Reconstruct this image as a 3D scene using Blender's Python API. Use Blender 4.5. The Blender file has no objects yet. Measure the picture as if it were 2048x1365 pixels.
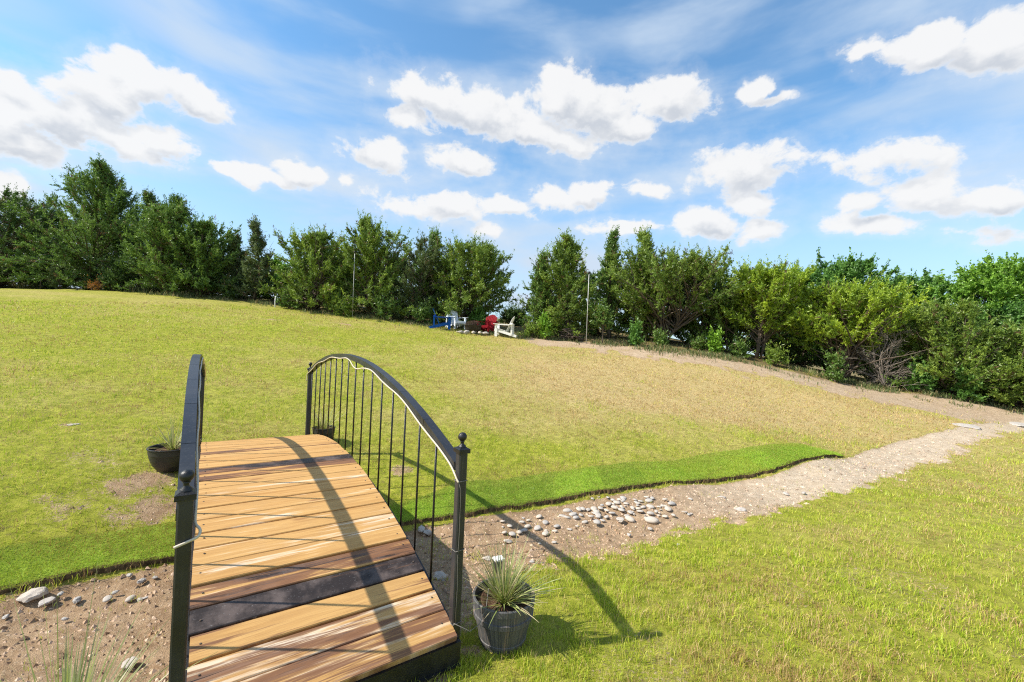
import bpy, math, random
import numpy as np
from mathutils import Matrix, Vector
random.seed(4)
RNG = np.random.default_rng(11)
D = bpy.data
SC = bpy.context.scene
COL = SC.collection
PI = math.pi
rad = math.radians

# ------------------------------------------------------------------ camera
FPX, PITCH, ROLL, ZC = 851.5, 0.00824, 0.04243, 1.65       # focal length in px of a 2048 px wide frame


def ray(x, y):
    a = (x - 1024) / FPX
    b = -(y - 682.5) / FPX
    cr, sr = math.cos(ROLL), math.sin(ROLL)
    X = a * cr - b * sr
    v = a * sr + b * cr
    cp, sp = math.cos(PITCH), math.sin(PITCH)
    return np.array([X, cp - v * sp, sp + v * cp])


cd = D.cameras.new('camera')
cd.sensor_width = 36
cd.lens = FPX / 2048 * 36
cd.clip_start = 0.05
cd.clip_end = 12000
cam = D.objects.new('camera', cd)
COL.objects.link(cam)
cr, sr, cp, sp = math.cos(ROLL), math.sin(ROLL), math.cos(PITCH), math.sin(PITCH)
# image right / up / back axes in the world
fw = Vector((0, cp, sp))
up0 = Vector((0, -sp, cp))
rt0 = Vector((1, 0, 0))
rt = rt0 * cr + up0 * sr
up = up0 * cr - rt0 * sr
cam.matrix_world = Matrix(((rt.x, up.x, -fw.x, 0), (rt.y, up.y, -fw.y, 0), (rt.z, up.z, -fw.z, ZC), (0, 0, 0, 1)))
SC.camera = cam


# ------------------------------------------------------------------ helpers
def fbm2(x, y, scale, octaves=4, seed=0, rough=0.5):
    x = np.asarray(x, float) * scale
    y = np.asarray(y, float) * scale
    tot = np.zeros(np.broadcast(x, y).shape)
    amp = 1.0
    s = 0.0
    for o in range(octaves):
        xi = np.floor(x).astype(np.int64)
        yi = np.floor(y).astype(np.int64)
        fx = x - xi
        fy = y - yi
        fx = fx * fx * (3 - 2 * fx)
        fy = fy * fy * (3 - 2 * fy)

        def h(a, b):
            n = (a * 374761393 + b * 668265263 + (seed + o * 17) * 2147483647) & 0xFFFFFFFF
            n = ((n ^ (n >> 13)) * 1274126177) & 0xFFFFFFFF
            n = n ^ (n >> 16)
            return (n & 0xFFFF) / 65535.0
        v = (h(xi, yi) * (1 - fx) + h(xi + 1, yi) * fx) * (1 - fy) + (h(xi, yi + 1) * (1 - fx) + h(xi + 1, yi + 1) * fx) * fy
        tot += amp * v
        s += amp
        amp *= rough
        x = x * 2.03 + 11.7
        y = y * 2.03 + 5.3
    return tot / s


def sstep(a, b, x):
    t = np.clip((x - a) / (b - a), 0, 1)
    return t * t * (3 - 2 * t)


def mk(name, V, Fs, mat, parent=None, attrs=None, smooth=False, loc=None):
    """one mesh object; Fs a list of int arrays (M,k); attrs {name: (N,3) colours or (N,) floats per vertex}"""
    V = np.asarray(V, np.float32)
    if not isinstance(Fs, (list, tuple)):
        Fs = [Fs]
    Fs = [np.asarray(f, np.int32) for f in Fs if len(f)]
    me = D.meshes.new(name)
    me.vertices.add(len(V))
    me.vertices.foreach_set('co', V.ravel())
    loops = np.concatenate([f.ravel() for f in Fs])
    tot = np.concatenate([np.full(len(f), f.shape[1], np.int32) for f in Fs])
    st = np.concatenate([[0], np.cumsum(tot)[:-1]]).astype(np.int32)
    me.loops.add(len(loops))
    me.loops.foreach_set('vertex_index', loops)
    me.polygons.add(len(tot))
    me.polygons.foreach_set('loop_start', st)
    me.polygons.foreach_set('use_smooth', np.full(len(tot), bool(smooth)))
    for k, a in (attrs or {}).items():
        a = np.asarray(a, np.float32)
        if a.ndim == 1:
            at = me.attributes.new(k, 'FLOAT', 'POINT')
            at.data.foreach_set('value', a)
        else:
            at = me.attributes.new(k, 'FLOAT_COLOR', 'POINT')
            at.data.foreach_set('color', np.concatenate([a, np.ones((len(a), 1), np.float32)], 1).ravel())
    me.update(calc_edges=True)
    me.validate()
    if mat:
        me.materials.append(mat)
    o = D.objects.new(name, me)
    COL.objects.link(o)
    if parent is not None:
        o.parent = parent
    if loc is not None:
        o.location = loc
    return o


def tag(o, label=None, cat=None, group=None, kind=None):
    if label:
        o['label'] = label
    if cat:
        o['category'] = cat
    if group:
        o['group'] = group
    if kind:
        o['kind'] = kind
    return o


def thing(name, label, cat, loc=(0, 0, 0), rz=0, group=None):
    o = D.objects.new(name, None)
    COL.objects.link(o)
    o.location = loc
    o.rotation_euler = (0, 0, rz)
    o.empty_display_size = 0.2
    return tag(o, label, cat, group)


class MB:
    """collects shapes that become ONE mesh"""

    def __init__(s):
        s.V = []
        s.F = {3: [], 4: []}
        s.n = 0

    def add(s, V, F):
        V = np.asarray(V, float)
        for f in F:
            f = np.asarray(f)
            s.F[f.shape[-1]].append(f.reshape(-1, f.shape[-1]) + s.n)
        s.V.append(V)
        s.n += len(V)

    def hexa(s, c8):
        """8 corners: bottom ring 0-3, top ring 4-7"""
        s.add(c8, [np.array([[3, 2, 1, 0], [4, 5, 6, 7], [0, 1, 5, 4], [1, 2, 6, 5], [2, 3, 7, 6], [3, 0, 4, 7]])])

    def box(s, a, b, fn=None):
        x0, y0, z0 = a
        x1, y1, z1 = b
        c = np.array([[x0, y0, z0], [x1, y0, z0], [x1, y1, z0], [x0, y1, z0], [x0, y0, z1], [x1, y0, z1], [x1, y1, z1], [x0, y1, z1]], float)
        s.hexa(fn(c) if fn else c)

    def bar(s, p, q, w, h, upv=(0, 0, 1)):
        p = np.asarray(p, float)
        q = np.asarray(q, float)
        d = (q - p) / np.linalg.norm(q - p)
        u = np.cross(d, upv)
        u /= np.linalg.norm(u)
        v = np.cross(u, d)
        c = [p - u * w / 2 - v * h / 2, p + u * w / 2 - v * h / 2, q + u * w / 2 - v * h / 2, q - u * w / 2 - v * h / 2]
        c += [x + v * h for x in c]
        s.hexa(np.array(c))

    def tube(s, P, r, n=8, cap=True):
        P = np.asarray(P, float)
        r = np.full(len(P), r) if np.isscalar(r) else np.asarray(r)
        T = np.gradient(P, axis=0)
        T /= np.linalg.norm(T, axis=1)[:, None] + 1e-12
        ref = np.array([0, 0, 1.0]) if abs(T[0][2]) < 0.9 else np.array([1.0, 0, 0])
        U = np.cross(T, ref)
        U /= np.linalg.norm(U, axis=1)[:, None] + 1e-12
        W = np.cross(T, U)
        a = np.linspace(0, 2 * PI, n, endpoint=False)
        V = P[:, None, :] + r[:, None, None] * (np.cos(a)[None, :, None] * U[:, None, :] + np.sin(a)[None, :, None] * W[:, None, :])
        m = len(P)
        i = np.arange(m - 1)[:, None] * n
        j = np.arange(n)[None, :]
        k = (j + 1) % n
        F = np.stack([i + j, i + n + j, i + n + k, i + k], -1).reshape(-1, 4)
        V = V.reshape(-1, 3)
        Fs = [F]
        if cap:
            V = np.concatenate([V, P[:1], P[-1:]])
            c0, c1 = m * n, m * n + 1
            jj = np.arange(n)
            kk = (jj + 1) % n
            Fs.append(np.stack([jj, kk, np.full(n, c0)], 1))
            Fs.append(np.stack([(m - 1) * n + kk, (m - 1) * n + jj, np.full(n, c1)], 1))
        s.add(V, Fs)

    def lathe(s, prof, n=32, c=(0, 0, 0)):
        prof = np.asarray(prof, float)
        a = np.linspace(0, 2 * PI, n, endpoint=False)
        V = np.stack([prof[:, 0][:, None] * np.cos(a) + c[0], prof[:, 0][:, None] * np.sin(a) + c[1], np.repeat(prof[:, 1][:, None], n, 1) + c[2]], -1).reshape(-1, 3)
        m = len(prof)
        i = np.arange(m - 1)[:, None] * n
        j = np.arange(n)[None, :]
        k = (j + 1) % n
        s.add(V, [np.stack([i + j, i + k, i + n + k, i + n + j], -1).reshape(-1, 4)])

    def build(s, name, mat, parent=None, smooth=False, attrs=None, loc=None):
        Fs = [np.concatenate(f) for f in s.F.values() if f]
        return mk(name, np.concatenate(s.V), Fs, mat, parent, attrs, smooth, loc)


# ------------------------------------------------------------------ materials
def nt(name):
    m = D.materials.new(name)
    m.use_nodes = True
    t = m.node_tree
    t.nodes.clear()
    out = t.nodes.new('ShaderNodeOutputMaterial')
    return m, t, out


class N:
    def __init__(s, t):
        s.t = t

    def __call__(s, typ, ins=None, **kw):
        n = s.t.nodes.new('ShaderNode' + typ)
        for k, v in kw.items():
            setattr(n, k, v)
        for k, v in (ins or {}).items():
            if isinstance(v, bpy.types.NodeSocket):
                s.t.links.new(v, n.inputs[k])
            else:
                n.inputs[k].default_value = v
        return n

    def math(s, op, a, b=None, c=None, clamp=False):
        n = s.t.nodes.new('ShaderNodeMath')
        n.operation = op
        n.use_clamp = clamp
        for i, v in enumerate((a, b, c)):
            if v is None:
                continue
            if isinstance(v, bpy.types.NodeSocket):
                s.t.links.new(v, n.inputs[i])
            else:
                n.inputs[i].default_value = v
        return n.outputs[0]

    def mix(s, f, a, b, blend='MIX'):
        n = s.t.nodes.new('ShaderNodeMix')
        n.data_type = 'RGBA'
        n.blend_type = blend
        for i, v in ((0, f), (6, a), (7, b)):
            if isinstance(v, bpy.types.NodeSocket):
                s.t.links.new(v, n.inputs[i])
            else:
                n.inputs[i].default_value = v if i == 0 else (*v, 1)
        return n.outputs[2]

    def ramp(s, f, a, b):
        n = s.t.nodes.new('ShaderNodeMapRange')
        n.interpolation_type = 'SMOOTHSTEP'
        n.inputs['From Min'].default_value = a
        n.inputs['From Max'].default_value = b
        s.t.links.new(f, n.inputs['Value'])
        return n.outputs[0]

    def noise(s, vec, scale, detail=4, rough=0.5, dist=0.0):
        n = s('TexNoise', {'Scale': scale, 'Detail': detail, 'Roughness': rough, 'Distortion': dist})
        if vec is not None:
            s.t.links.new(vec, n.inputs['Vector'])
        return n.outputs['Fac']

    def attr(s, name, out='Color'):
        return s('Attribute', attribute_name=name).outputs[out]


def catmull(P, k=5):
    P = np.asarray(P, float)
    Q = np.concatenate([P[:1] * 2 - P[1:2], P, P[-1:] * 2 - P[-2:-1]])
    t = np.linspace(0, 1, k, endpoint=False)[:, None]
    out = []
    for i in range(1, len(Q) - 2):
        a, b, c, d = Q[i - 1:i + 3]
        out.append(0.5 * (2 * b + (c - a) * t + (2 * a - 5 * b + 4 * c - d) * t ** 2 + (3 * b - a - 3 * c + d) * t ** 3))
    return np.concatenate(out + [P[-1:]])


def simple(name, col, rough=0.6, spec=0.4, var=0.25, scale=14, bump=0.0, metal=0.0, bscale=60, stretch=(1, 1, 1)):
    m, t, out = nt(name)
    n = N(t)
    co = n('TexCoord').outputs['Object']
    mp = n('Mapping', {'Vector': co, 'Scale': stretch}).outputs[0]
    f = n.noise(mp, scale, 6, 0.6)
    f2 = n.noise(mp, scale * 6, 4, 0.6)
    c = n.mix(n.ramp(f, 0.3, 0.7), tuple(x * (1 - var) for x in col), tuple(min(1, x * (1 + var)) for x in col))
    c = n.mix(n.math('MULTIPLY', n.ramp(f2, 0.45, 0.75), var), c, tuple(x * 0.6 for x in col))
    b = n('BsdfPrincipled', {'Base Color': c, 'Roughness': rough, 'Metallic': metal, 'Specular IOR Level': spec})
    if bump:
        bn = n('Bump', {'Height': n.noise(mp, bscale, 5, 0.6), 'Strength': bump, 'Distance': 0.01})
        t.links.new(bn.outputs[0], b.inputs['Normal'])
    t.links.new(b.outputs[0], out.inputs[0])
    return m


def leafmat(name, trans=0.35, gloss=0.0):
    """blades and leaves coloured by their 'Col' attribute"""
    m, t, out = nt(name)
    n = N(t)
    c = n.attr('Col')
    d = n('BsdfDiffuse', {'Color': c})
    tr = n('BsdfTranslucent', {'Color': c})
    mx = n('MixShader', {'Fac': trans, 1: d.outputs[0], 2: tr.outputs[0]})
    last = mx
    if gloss:
        g = n('BsdfGlossy', {'Color': (1, 1, 1, 1), 'Roughness': 0.45})
        last = n('MixShader', {'Fac': gloss, 1: mx.outputs[0], 2: g.outputs[0]})
    t.links.new(last.outputs[0], out.inputs[0])
    return m


M_GRASS = leafmat('grass_blade', 0.36, 0.02)
M_LEAF = leafmat('foliage', 0.40, 0.03)
M_BARK = simple('bark', (0.12, 0.095, 0.075), 0.9, 0.1, 0.35, 9, 0.5)
M_DEADWOOD = simple('dead_wood', (0.20, 0.17, 0.145), 0.9, 0.1, 0.3, 9, 0.3)


def ground_mat():
    m, t, out = nt('ground')
    n = N(t)
    P = n('NewGeometry').outputs['Position']
    dirt = n.attr('dirt', 'Fac')
    dry = n.attr('dry', 'Fac')
    pale = n.attr('pale', 'Fac')
    n1 = n.noise(P, 1.3, 5, 0.6)
    n2 = n.noise(P, 9, 6, 0.65)
    n3 = n.noise(P, 46, 5, 0.7)
    n4 = n.noise(P, 150, 3, 0.7)
    g = n.mix(n.ramp(n2, 0.35, 0.7), (0.225, 0.25, 0.022), (0.40, 0.40, 0.055))
    straw = n.mix(n.ramp(n2, 0.3, 0.7), (0.42, 0.305, 0.125), (0.54, 0.42, 0.20))
    dd = n.math('ADD', dry, n.math('MULTIPLY', n.math('SUBTRACT', n1, 0.5), 0.7))
    dd = n.math('ADD', dd, n.math('MULTIPLY', n.math('SUBTRACT', n3, 0.5), 0.6), clamp=True)
    g = n.mix(dd, g, straw)
    n5 = n.noise(P, 17, 4, 0.65)
    g = n.mix(n.math('MULTIPLY', n.ramp(n5, 0.50, 0.70), 0.60), g, (0.15, 0.115, 0.050))
    g = n.mix(n.ramp(n4, 0.5, 0.75), g, (0.13, 0.13, 0.035))
    soil = n.mix(n.ramp(n2, 0.3, 0.7), (0.27, 0.172, 0.098), (0.43, 0.298, 0.18))
    soilp = n.mix(n.ramp(n2, 0.3, 0.7), (0.45, 0.35, 0.24), (0.59, 0.485, 0.36))
    soil = n.mix(pale, soil, soilp)
    soil = n.mix(n.math('MULTIPLY', n.ramp(n3, 0.54, 0.72), 0.8), soil, (0.62, 0.50, 0.37))
    soil = n.mix(n.math('MULTIPLY', n.ramp(n4, 0.56, 0.7), 0.7), soil, (0.12, 0.08, 0.055))
    dm = n.math('ADD', dirt, n.math('MULTIPLY', n.math('SUBTRACT', n3, 0.5), 0.9))
    dm = n.ramp(dm, 0.38, 0.62)
    c = n.mix(dm, g, soil)
    litter = n.attr('litter', 'Fac')
    c = n.mix(litter, c, n.mix(n.ramp(n3, 0.35, 0.65), (0.085, 0.06, 0.035), (0.26, 0.20, 0.10)))
    h = n.math('ADD', n.math('MULTIPLY', n3, 0.6), n.math('MULTIPLY', n4, 0.4))
    bp = n('Bump', {'Height': h, 'Strength': 0.9, 'Distance': 0.03})
    b = n('BsdfPrincipled', {'Base Color': c, 'Roughness': 0.95, 'Specular IOR Level': 0.1, 'Normal': bp.outputs[0]})
    t.links.new(b.outputs[0], out.inputs[0])
    return m


M_GROUND = ground_mat()

# ------------------------------------------------------------------ terrain
CP = []


def cz(px, py, z):                                    # control point by the height it lies at (relative to the eye)
    r = ray(px, py)
    CP.append(r * (z / r[2]))


def cy(px, py, d):                                    # control point by its distance
    r = ray(px, py)
    CP.append(r * (d / r[1]))


for a in [(1024, 1365, -1.69), (2048, 1365, -1.64), (1500, 1200, -1.70), (2048, 1100, -1.64), (1480, 1050, -1.80), (1750, 960, -1.85), (1950, 890, -1.85),
          (1250, 1045, -1.94), (1000, 1110, -1.95), (1500, 985, -1.93), (1800, 905, -1.93), (2048, 850, -1.91), (100, 1280, -1.92),
          (800, 1050, -1.93), (1100, 1007, -1.92), (1400, 965, -1.91), (1680, 915, -1.88), (340, 1125, -1.90), (0, 1195, -1.88),
          (930, 970, -1.77), (1300, 925, -1.75), (1600, 893, -1.73), (340, 1050, -1.75), (0, 1103, -1.72), (500, 880, -1.42), (330, 945, -1.50),
          (1050, 1145, -1.77), (2048, 875, -1.78)]:
    cz(*a)
TREEBASE = [(0, 578, 22), (185, 581, 21.5), (335, 592, 21), (500, 606, 21), (620, 625, 20.5), (745, 638, 20), (870, 657, 19.7), (1005, 672, 19.6),
            (1130, 682, 19.5), (1310, 694, 19), (1400, 706, 18.5), (1510, 724, 18), (1600, 745, 17.5), (1690, 768, 17), (1890, 797, 16), (2048, 830, 15)]
for a in TREEBASE:
    cy(*a)
for a in [(400, 720, 9.6), (1000, 720, 13.4), (1500, 850, 9.6), (1000, 850, 7.5)]:
    cy(*a)
for a in [(0, 0, -1.68), (0, -4, -1.70), (4, -4, -1.66), (-4, -4, -1.75), (8, 0, -1.60), (-6, -1, -1.85), (-0.24, 2.26, -1.69), (-1.13, 1.56, -1.69), (12, -6, -1.5), (-12, -6, -1.6),
          (-42, 33, 3.3), (-12, 31, 2.4), (0, 30, 1.6), (10, 29, 1.0), (22, 26, -1.5), (31, 19, -2.1), (24, 4, -1.5), (-28, 4, -0.3)]:
    CP.append(np.array(a, float))
CP = np.array(CP)


def _phi(r2):
    return 0.5 * r2 * np.log(r2 + 1e-9)


_n = len(CP)
_K = _phi(((CP[:, None, :2] - CP[None, :, :2]) ** 2).sum(-1)) + np.eye(_n) * 0.02
_P = np.concatenate([np.ones((_n, 1)), CP[:, :2]], 1)
_A = np.zeros((_n + 3, _n + 3))
_A[:_n, :_n] = _K
_A[:_n, _n:] = _P
_A[_n:, :_n] = _P.T
_W = np.linalg.solve(_A, np.concatenate([CP[:, 2], np.zeros(3)]))


def tz(x, y, micro=True):
    """ground height in the world at x, y"""
    x = np.atleast_1d(np.asarray(x, float))
    y = np.atleast_1d(np.asarray(y, float))
    r = np.hypot(x, y)
    k = np.minimum(1, 42 / np.maximum(r, 1e-6))
    xx, yy = x * k, y * k
    z = np.empty(x.shape)
    for i in range(0, len(x), 40000):
        a, b = xx[i:i + 40000], yy[i:i + 40000]
        d2 = (a[:, None] - CP[None, :, 0]) ** 2 + (b[:, None] - CP[None, :, 1]) ** 2
        z[i:i + 40000] = _phi(d2) @ _W[:_n] + _W[_n] + _W[_n + 1] * a + _W[_n + 2] * b
    far = sstep(60, 220, r)
    z = z * (1 - far) + (-9.0) * far
    if micro:
        z = z + (fbm2(x, y, 0.9, 3, 3) - 0.5) * 0.07 * sstep(1, 4, r) + (fbm2(x, y, 7, 3, 9) - 0.5) * 0.02
    return z + ZC


def hit(px, py):
    """where the view ray through this pixel meets the ground"""
    r = ray(px, py)
    t = np.geomspace(1.0, 60, 1500)
    g = tz(r[0] * t, r[1] * t, False) - (ZC + r[2] * t)
    i = np.argmax(g > 0)
    if not (g > 0).any():
        i = len(t) - 1
    if i > 0:
        t0, t1 = t[i - 1], t[i]
        s = t0 + (t1 - t0) * (-g[i - 1]) / (g[i] - g[i - 1] + 1e-12)
    else:
        s = t[0]
    return np.array([r[0] * s, r[1] * s])


def line(pts, left, right):
    """polyline y(x) through ground points"""
    P = [np.array(p, float) for p in left] + [hit(*p) for p in pts] + [np.array(p, float) for p in right]
    P = np.array(sorted(P, key=lambda p: p[0]))
    return lambda x: np.interp(x, P[:, 0], P[:, 1])


FAR_EDGE = line([(0, 1195), (170, 1155), (340, 1125), (800, 1050), (950, 1030), (1100, 1007), (1250, 985), (1400, 965), (1540, 945), (1680, 916), (1740, 897), (1800, 880), (1900, 858), (1985, 845)], [(-14, -3), (-6, 1.2)], [(22, 16.5), (40, 26)])
NEAR_EDGE = line([(1050, 1140), (1200, 1106), (1330, 1072), (1480, 1037), (1600, 1010), (1700, 985), (1850, 932), (1960, 887), (2030, 864)], [(-14, -6), (-5, -0.2), (-2.6, 1.15), (-1.3, 1.85), (-0.35, 2.5)], [(22, 15.2), (40, 24)])
SOD_BACK = line([(0, 1103), (170, 1075), (340, 1047), (830, 1000), (930, 968), (1100, 948), (1300, 924), (1450, 903), (1600, 891), (1675, 908)], [(-14, -2), (-6, 1.9)], [])
PATH_NEAR = line([(1000, 683), (1060, 690), (1200, 702), (1330, 722), (1500, 748), (1700, 792), (1850, 824), (1960, 848)], [], [(26, 14)])
PATH_FAR = line([(1000, 675), (1060, 677), (1170, 685), (1300, 700), (1440, 717), (1560, 742), (1700, 772), (1850, 794), (1950, 806), (2048, 826)], [], [(26, 15)])
_tb = np.array(sorted([hit(a, b - 1) for a, b, c in TREEBASE if a < 1000] + [hit(a, b) for a, b in [(1060, 677), (1170, 685), (1300, 700), (1440, 717), (1560, 742), (1700, 772), (1850, 794), (1950, 806), (2048, 826)]] + [np.array([-60, 24.0]), np.array([40, 8.0])], key=lambda p: p[0]))


def TREELINE(x):
    return np.interp(x, _tb[:, 0], _tb[:, 1])


SOD_X1 = float(hit(1678, 911)[0])


def fields(x, y):
    """dirt, dry, pale, litter, bed, path, wood: what covers the ground at x, y"""
    j = (fbm2(x, y, 2.2, 4, 21) - 0.5)
    yf, yn = FAR_EDGE(x), NEAR_EDGE(x)
    r = np.hypot(x, y)
    k = 0.55 + 0.05 * r
    bed = np.minimum(sstep(-0.02, 0.12, yf - y + j * 0.12), sstep(-0.20, 0.22, (y - yn) + j * 0.55 * k + (fbm2(x, y, 9, 3, 23) - 0.5) * 0.5))
    pn, pf = PATH_NEAR(x), PATH_FAR(x)
    path = np.where(x > 0.1, np.minimum(sstep(-0.9, 1.0, y - pn + j * 3.0), sstep(-0.5, 0.5, pf + 0.5 - y + j * 1.2)), 0)
    path = path * sstep(-0.3, 1.5, x)
    wood = sstep(-0.3, 1.0, y - TREELINE(x) + j * 1.4)
    # worn spots in the lawn
    spots = np.zeros(np.shape(x))
    for px, py, s, w in SPOTS:
        q = SPOTXY[(px, py)]
        spots = np.maximum(spots, w * np.exp(-(((x - q[0]) / s) ** 2 + ((y - q[1]) / (s * 0.8)) ** 2)))
    worn = sstep(0.55, 0.8, fbm2(x, y, 1.1, 4, 44)) * 0.40 * sstep(-9, -2.5, -np.abs(x + 3.0)) * (y > yf)
    worn = worn + 0.26 * sstep(0.46, 0.70, fbm2(x, y, 2.6, 4, 48)) * (y > yf) * sstep(3.6, 0.6, y - yf) * sstep(0.5, -1.5, x)
    worn = worn + sstep(0.56, 0.74, fbm2(x, y, 1.3, 4, 47)) * 0.42 * (y < yn)
    dirt = np.maximum.reduce([bed, path * 0.93, np.clip(spots * (0.62 + 2.2 * j + 1.1 * (fbm2(x, y, 8, 3, 27) - 0.5)), 0, 1), worn])
    # dryness of the lawn
    dry = 0.05 + 0.62 * (fbm2(x, y, 0.35, 4, 61) - 0.42)
    dry = dry + 0.78 * np.exp(-(((x - 2.8) / 4.6) ** 2 + ((y - 13.5) / 4.6) ** 2))
    dry = dry + 0.76 * np.exp(-(((x - 8.0) / 5.0) ** 2 + ((y - 12.0) / 3.2) ** 2))
    dry = dry + 0.20 * sstep(-2, 2, x) * (y > yf) + 0.55 * (fbm2(x * 0.45, y * 1.3, 0.9, 4, 63) - 0.5)
    dry = dry + 0.20 * np.exp(-((y - 18.5) / 1.3) ** 2) * (x < 0)
    dry = dry - 0.08 * (y < yn) * sstep(8, 4, r)
    band = np.exp(-((y - SOD_BACK(x) - 0.6) / 0.7) ** 2) * (y > yf)
    dry = dry - 0.15 * band
    dry = np.clip(dry, 0, 1)
    pale = np.clip(sstep(1.2, 4.5, x) * bed + path * 0.45 + 0.35 * (fbm2(x, y, 1.7, 3, 5) - 0.4), 0, 1)
    litter = wood * 0.9
    return dirt, dry, pale, litter, bed, path, wood


SPOTS = [(300, 965, 0.42, 0.80), (330, 1010, 0.40, 0.75), (270, 1030, 0.35, 0.5), (140, 846, 0.35, 0.8), (60, 1085, 0.25, 0.5), (200, 905, 0.25, 0.45), (120, 1000, 0.2, 0.35),
         (930, 1320, 0.20, 1.0), (960, 1255, 0.16, 0.9), (1000, 1345, 0.2, 0.5), (855, 1345, 0.3, 0.9), (800, 940, 0.25, 0.6), (700, 905, 0.45, 0.5), (1180, 1205, 0.2, 0.35),
         (1700, 1290, 0.2, 0.4), (1420, 1270, 0.15, 0.3), (1990, 1260, 0.3, 0.45), (1640, 903, 0.35, 0.9), (1560, 893, 0.35, 0.8), (560, 640, 0.9, 0.7), (700, 650, 0.9, 0.8), (420, 630, 0.8, 0.5), (960, 668, 1.4, 0.9), (1880, 905, 0.5, 0.3), (250, 880, 0.4, 0.4), (860, 1300, 0.2, 0.8)]
SPOTXY = {(a, b): hit(a, b) for a, b, c, d in SPOTS}


def build_ground():
    az = np.concatenate([np.linspace(-64, 64, 560), np.linspace(67, 293, 60)]) * PI / 180
    rr = np.concatenate([[0.02, 0.3, 0.6], np.geomspace(0.9, 40, 380), np.geomspace(42, 6000, 36)])
    A, R = np.meshgrid(az, rr)
    X, Y = (R * np.sin(A)).ravel(), (R * np.cos(A)).ravel()
    Z = tz(X, Y)
    dirt, dry, pale, litter, bed, path, wood = fields(X, Y)
    Z = Z + bed * ((fbm2(X, Y, 16, 3, 31) - 0.5) * 0.03 + (fbm2(X, Y, 2.5, 3, 32) - 0.5) * 0.06) - 0.02 * bed
    V = np.stack([X, Y, Z], 1)
    m, k = len(rr), len(az)
    i = np.arange(m - 1)[:, None] * k
    j = np.arange(k)[None, :]
    jn = (j + 1) % k
    F = np.stack([i + j, i + jn, i + k + jn, i + k + j], -1).reshape(-1, 4)[:, ::-1]
    fb, fp, fwd = bed[F].mean(1), path[F].mean(1), wood[F].mean(1)
    cls = np.where(fb > 0.5, 1, np.where(fwd > 0.5, 3, np.where(fp > 0.5, 2, 0)))
    att = {'dirt': dirt, 'dry': dry, 'pale': pale, 'litter': litter}
    for c, nm in ((0, 'lawn'), (1, 'creek_bed'), (2, 'dirt_path'), (3, 'woodland_floor')):
        f = F[cls == c]
        u, inv = np.unique(f, return_inverse=True)
        o = mk(nm, V[u], inv.reshape(f.shape), M_GROUND, None, {a: b[u] for a, b in att.items()}, smooth=True)
        tag(o, kind='structure')


build_ground()


# ------------------------------------------------------------------ grass
def blades(x, y, z, h, w, col, bent=False, lean=0.55, tipcol=None):
    n = len(x)
    a = RNG.uniform(0, 2 * PI, n)
    la = RNG.uniform(0, 2 * PI, n)
    lm = RNG.uniform(0.05, lean, n) * h
    B = np.stack([x, y, z - 0.004], 1)
    S = np.stack([np.cos(a) * w / 2, np.sin(a) * w / 2, np.zeros(n)], 1)
    T = B + np.stack([np.cos(la) * lm, np.sin(la) * lm, h * np.sqrt(np.clip(1 - (lm / h) ** 2 * 0.6, 0.1, 1))], 1)
    tip = col * 1.06 if tipcol is None else tipcol
    if not bent:
        V = np.stack([B - S, B + S, T], 1).reshape(-1, 3)
        C = np.stack([col * 0.92, col * 0.92, tip], 1).reshape(-1, 3)
        return V, np.arange(3 * n).reshape(n, 3), C
    Mi = B + (T - B) * 0.5
    Mi[:, 2] += (T - B)[:, 2] * 0.10
    Mi[:, :2] -= (T - B)[:, :2] * 0.18
    V = np.stack([B - S, B + S, Mi + S * 0.8, Mi - S * 0.8, T], 1).reshape(-1, 3)
    C = np.stack([col * 0.92, col * 0.92, col, col, tip], 1).reshape(-1, 3)
    i = np.arange(n)[:, None] * 5
    return V, (i + np.array([[0, 1, 2, 3]]), i + np.array([[3, 2, 4]])), C


def grass_colour(n, dry):
    u = RNG.random(n)
    g = np.array([0.25, 0.385, 0.022]) + RNG.random((n, 1)) * np.array([0.27, 0.22, 0.03])
    yl = np.array([0.54, 0.57, 0.065]) + RNG.random((n, 1)) * np.array([0.14, 0.09, 0.05])
    st = np.array([0.55, 0.39, 0.165]) + RNG.random((n, 1)) * np.array([0.17, 0.15, 0.11])
    br = np.array([0.36, 0.20, 0.085]) + RNG.random((n, 1)) * 0.06
    d = np.clip(dry, 0, 1)
    pg = 0.60 * (1 - d) ** 1.4
    py_ = pg + 0.28 * (1 - 0.6 * d) + 0.02
    ps = py_ + (1 - py_) * 0.82
    c = np.where((u < pg)[:, None], g, np.where((u < py_)[:, None], yl, np.where((u < ps)[:, None], st, br)))
    return c


def polar(n, r0, r1, a0=-63, a1=63, p=1.0):
    u = RNG.random(n)
    r = r0 * (r1 / r0) ** (u ** p)
    a = np.radians(RNG.uniform(a0, a1, n))
    return r * np.sin(a), r * np.cos(a), r


BR_O = np.array([-1.12757, 1.55614, -1.48087 + ZC])
BR_YAW = -0.61789
BR_W = 1.10143


def bridge_uv(x, y):
    dx, dy = x - BR_O[0], y - BR_O[1]
    s, c = math.sin(BR_YAW), math.cos(BR_YAW)
    return dx * s + dy * c, dx * c - dy * s


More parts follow.
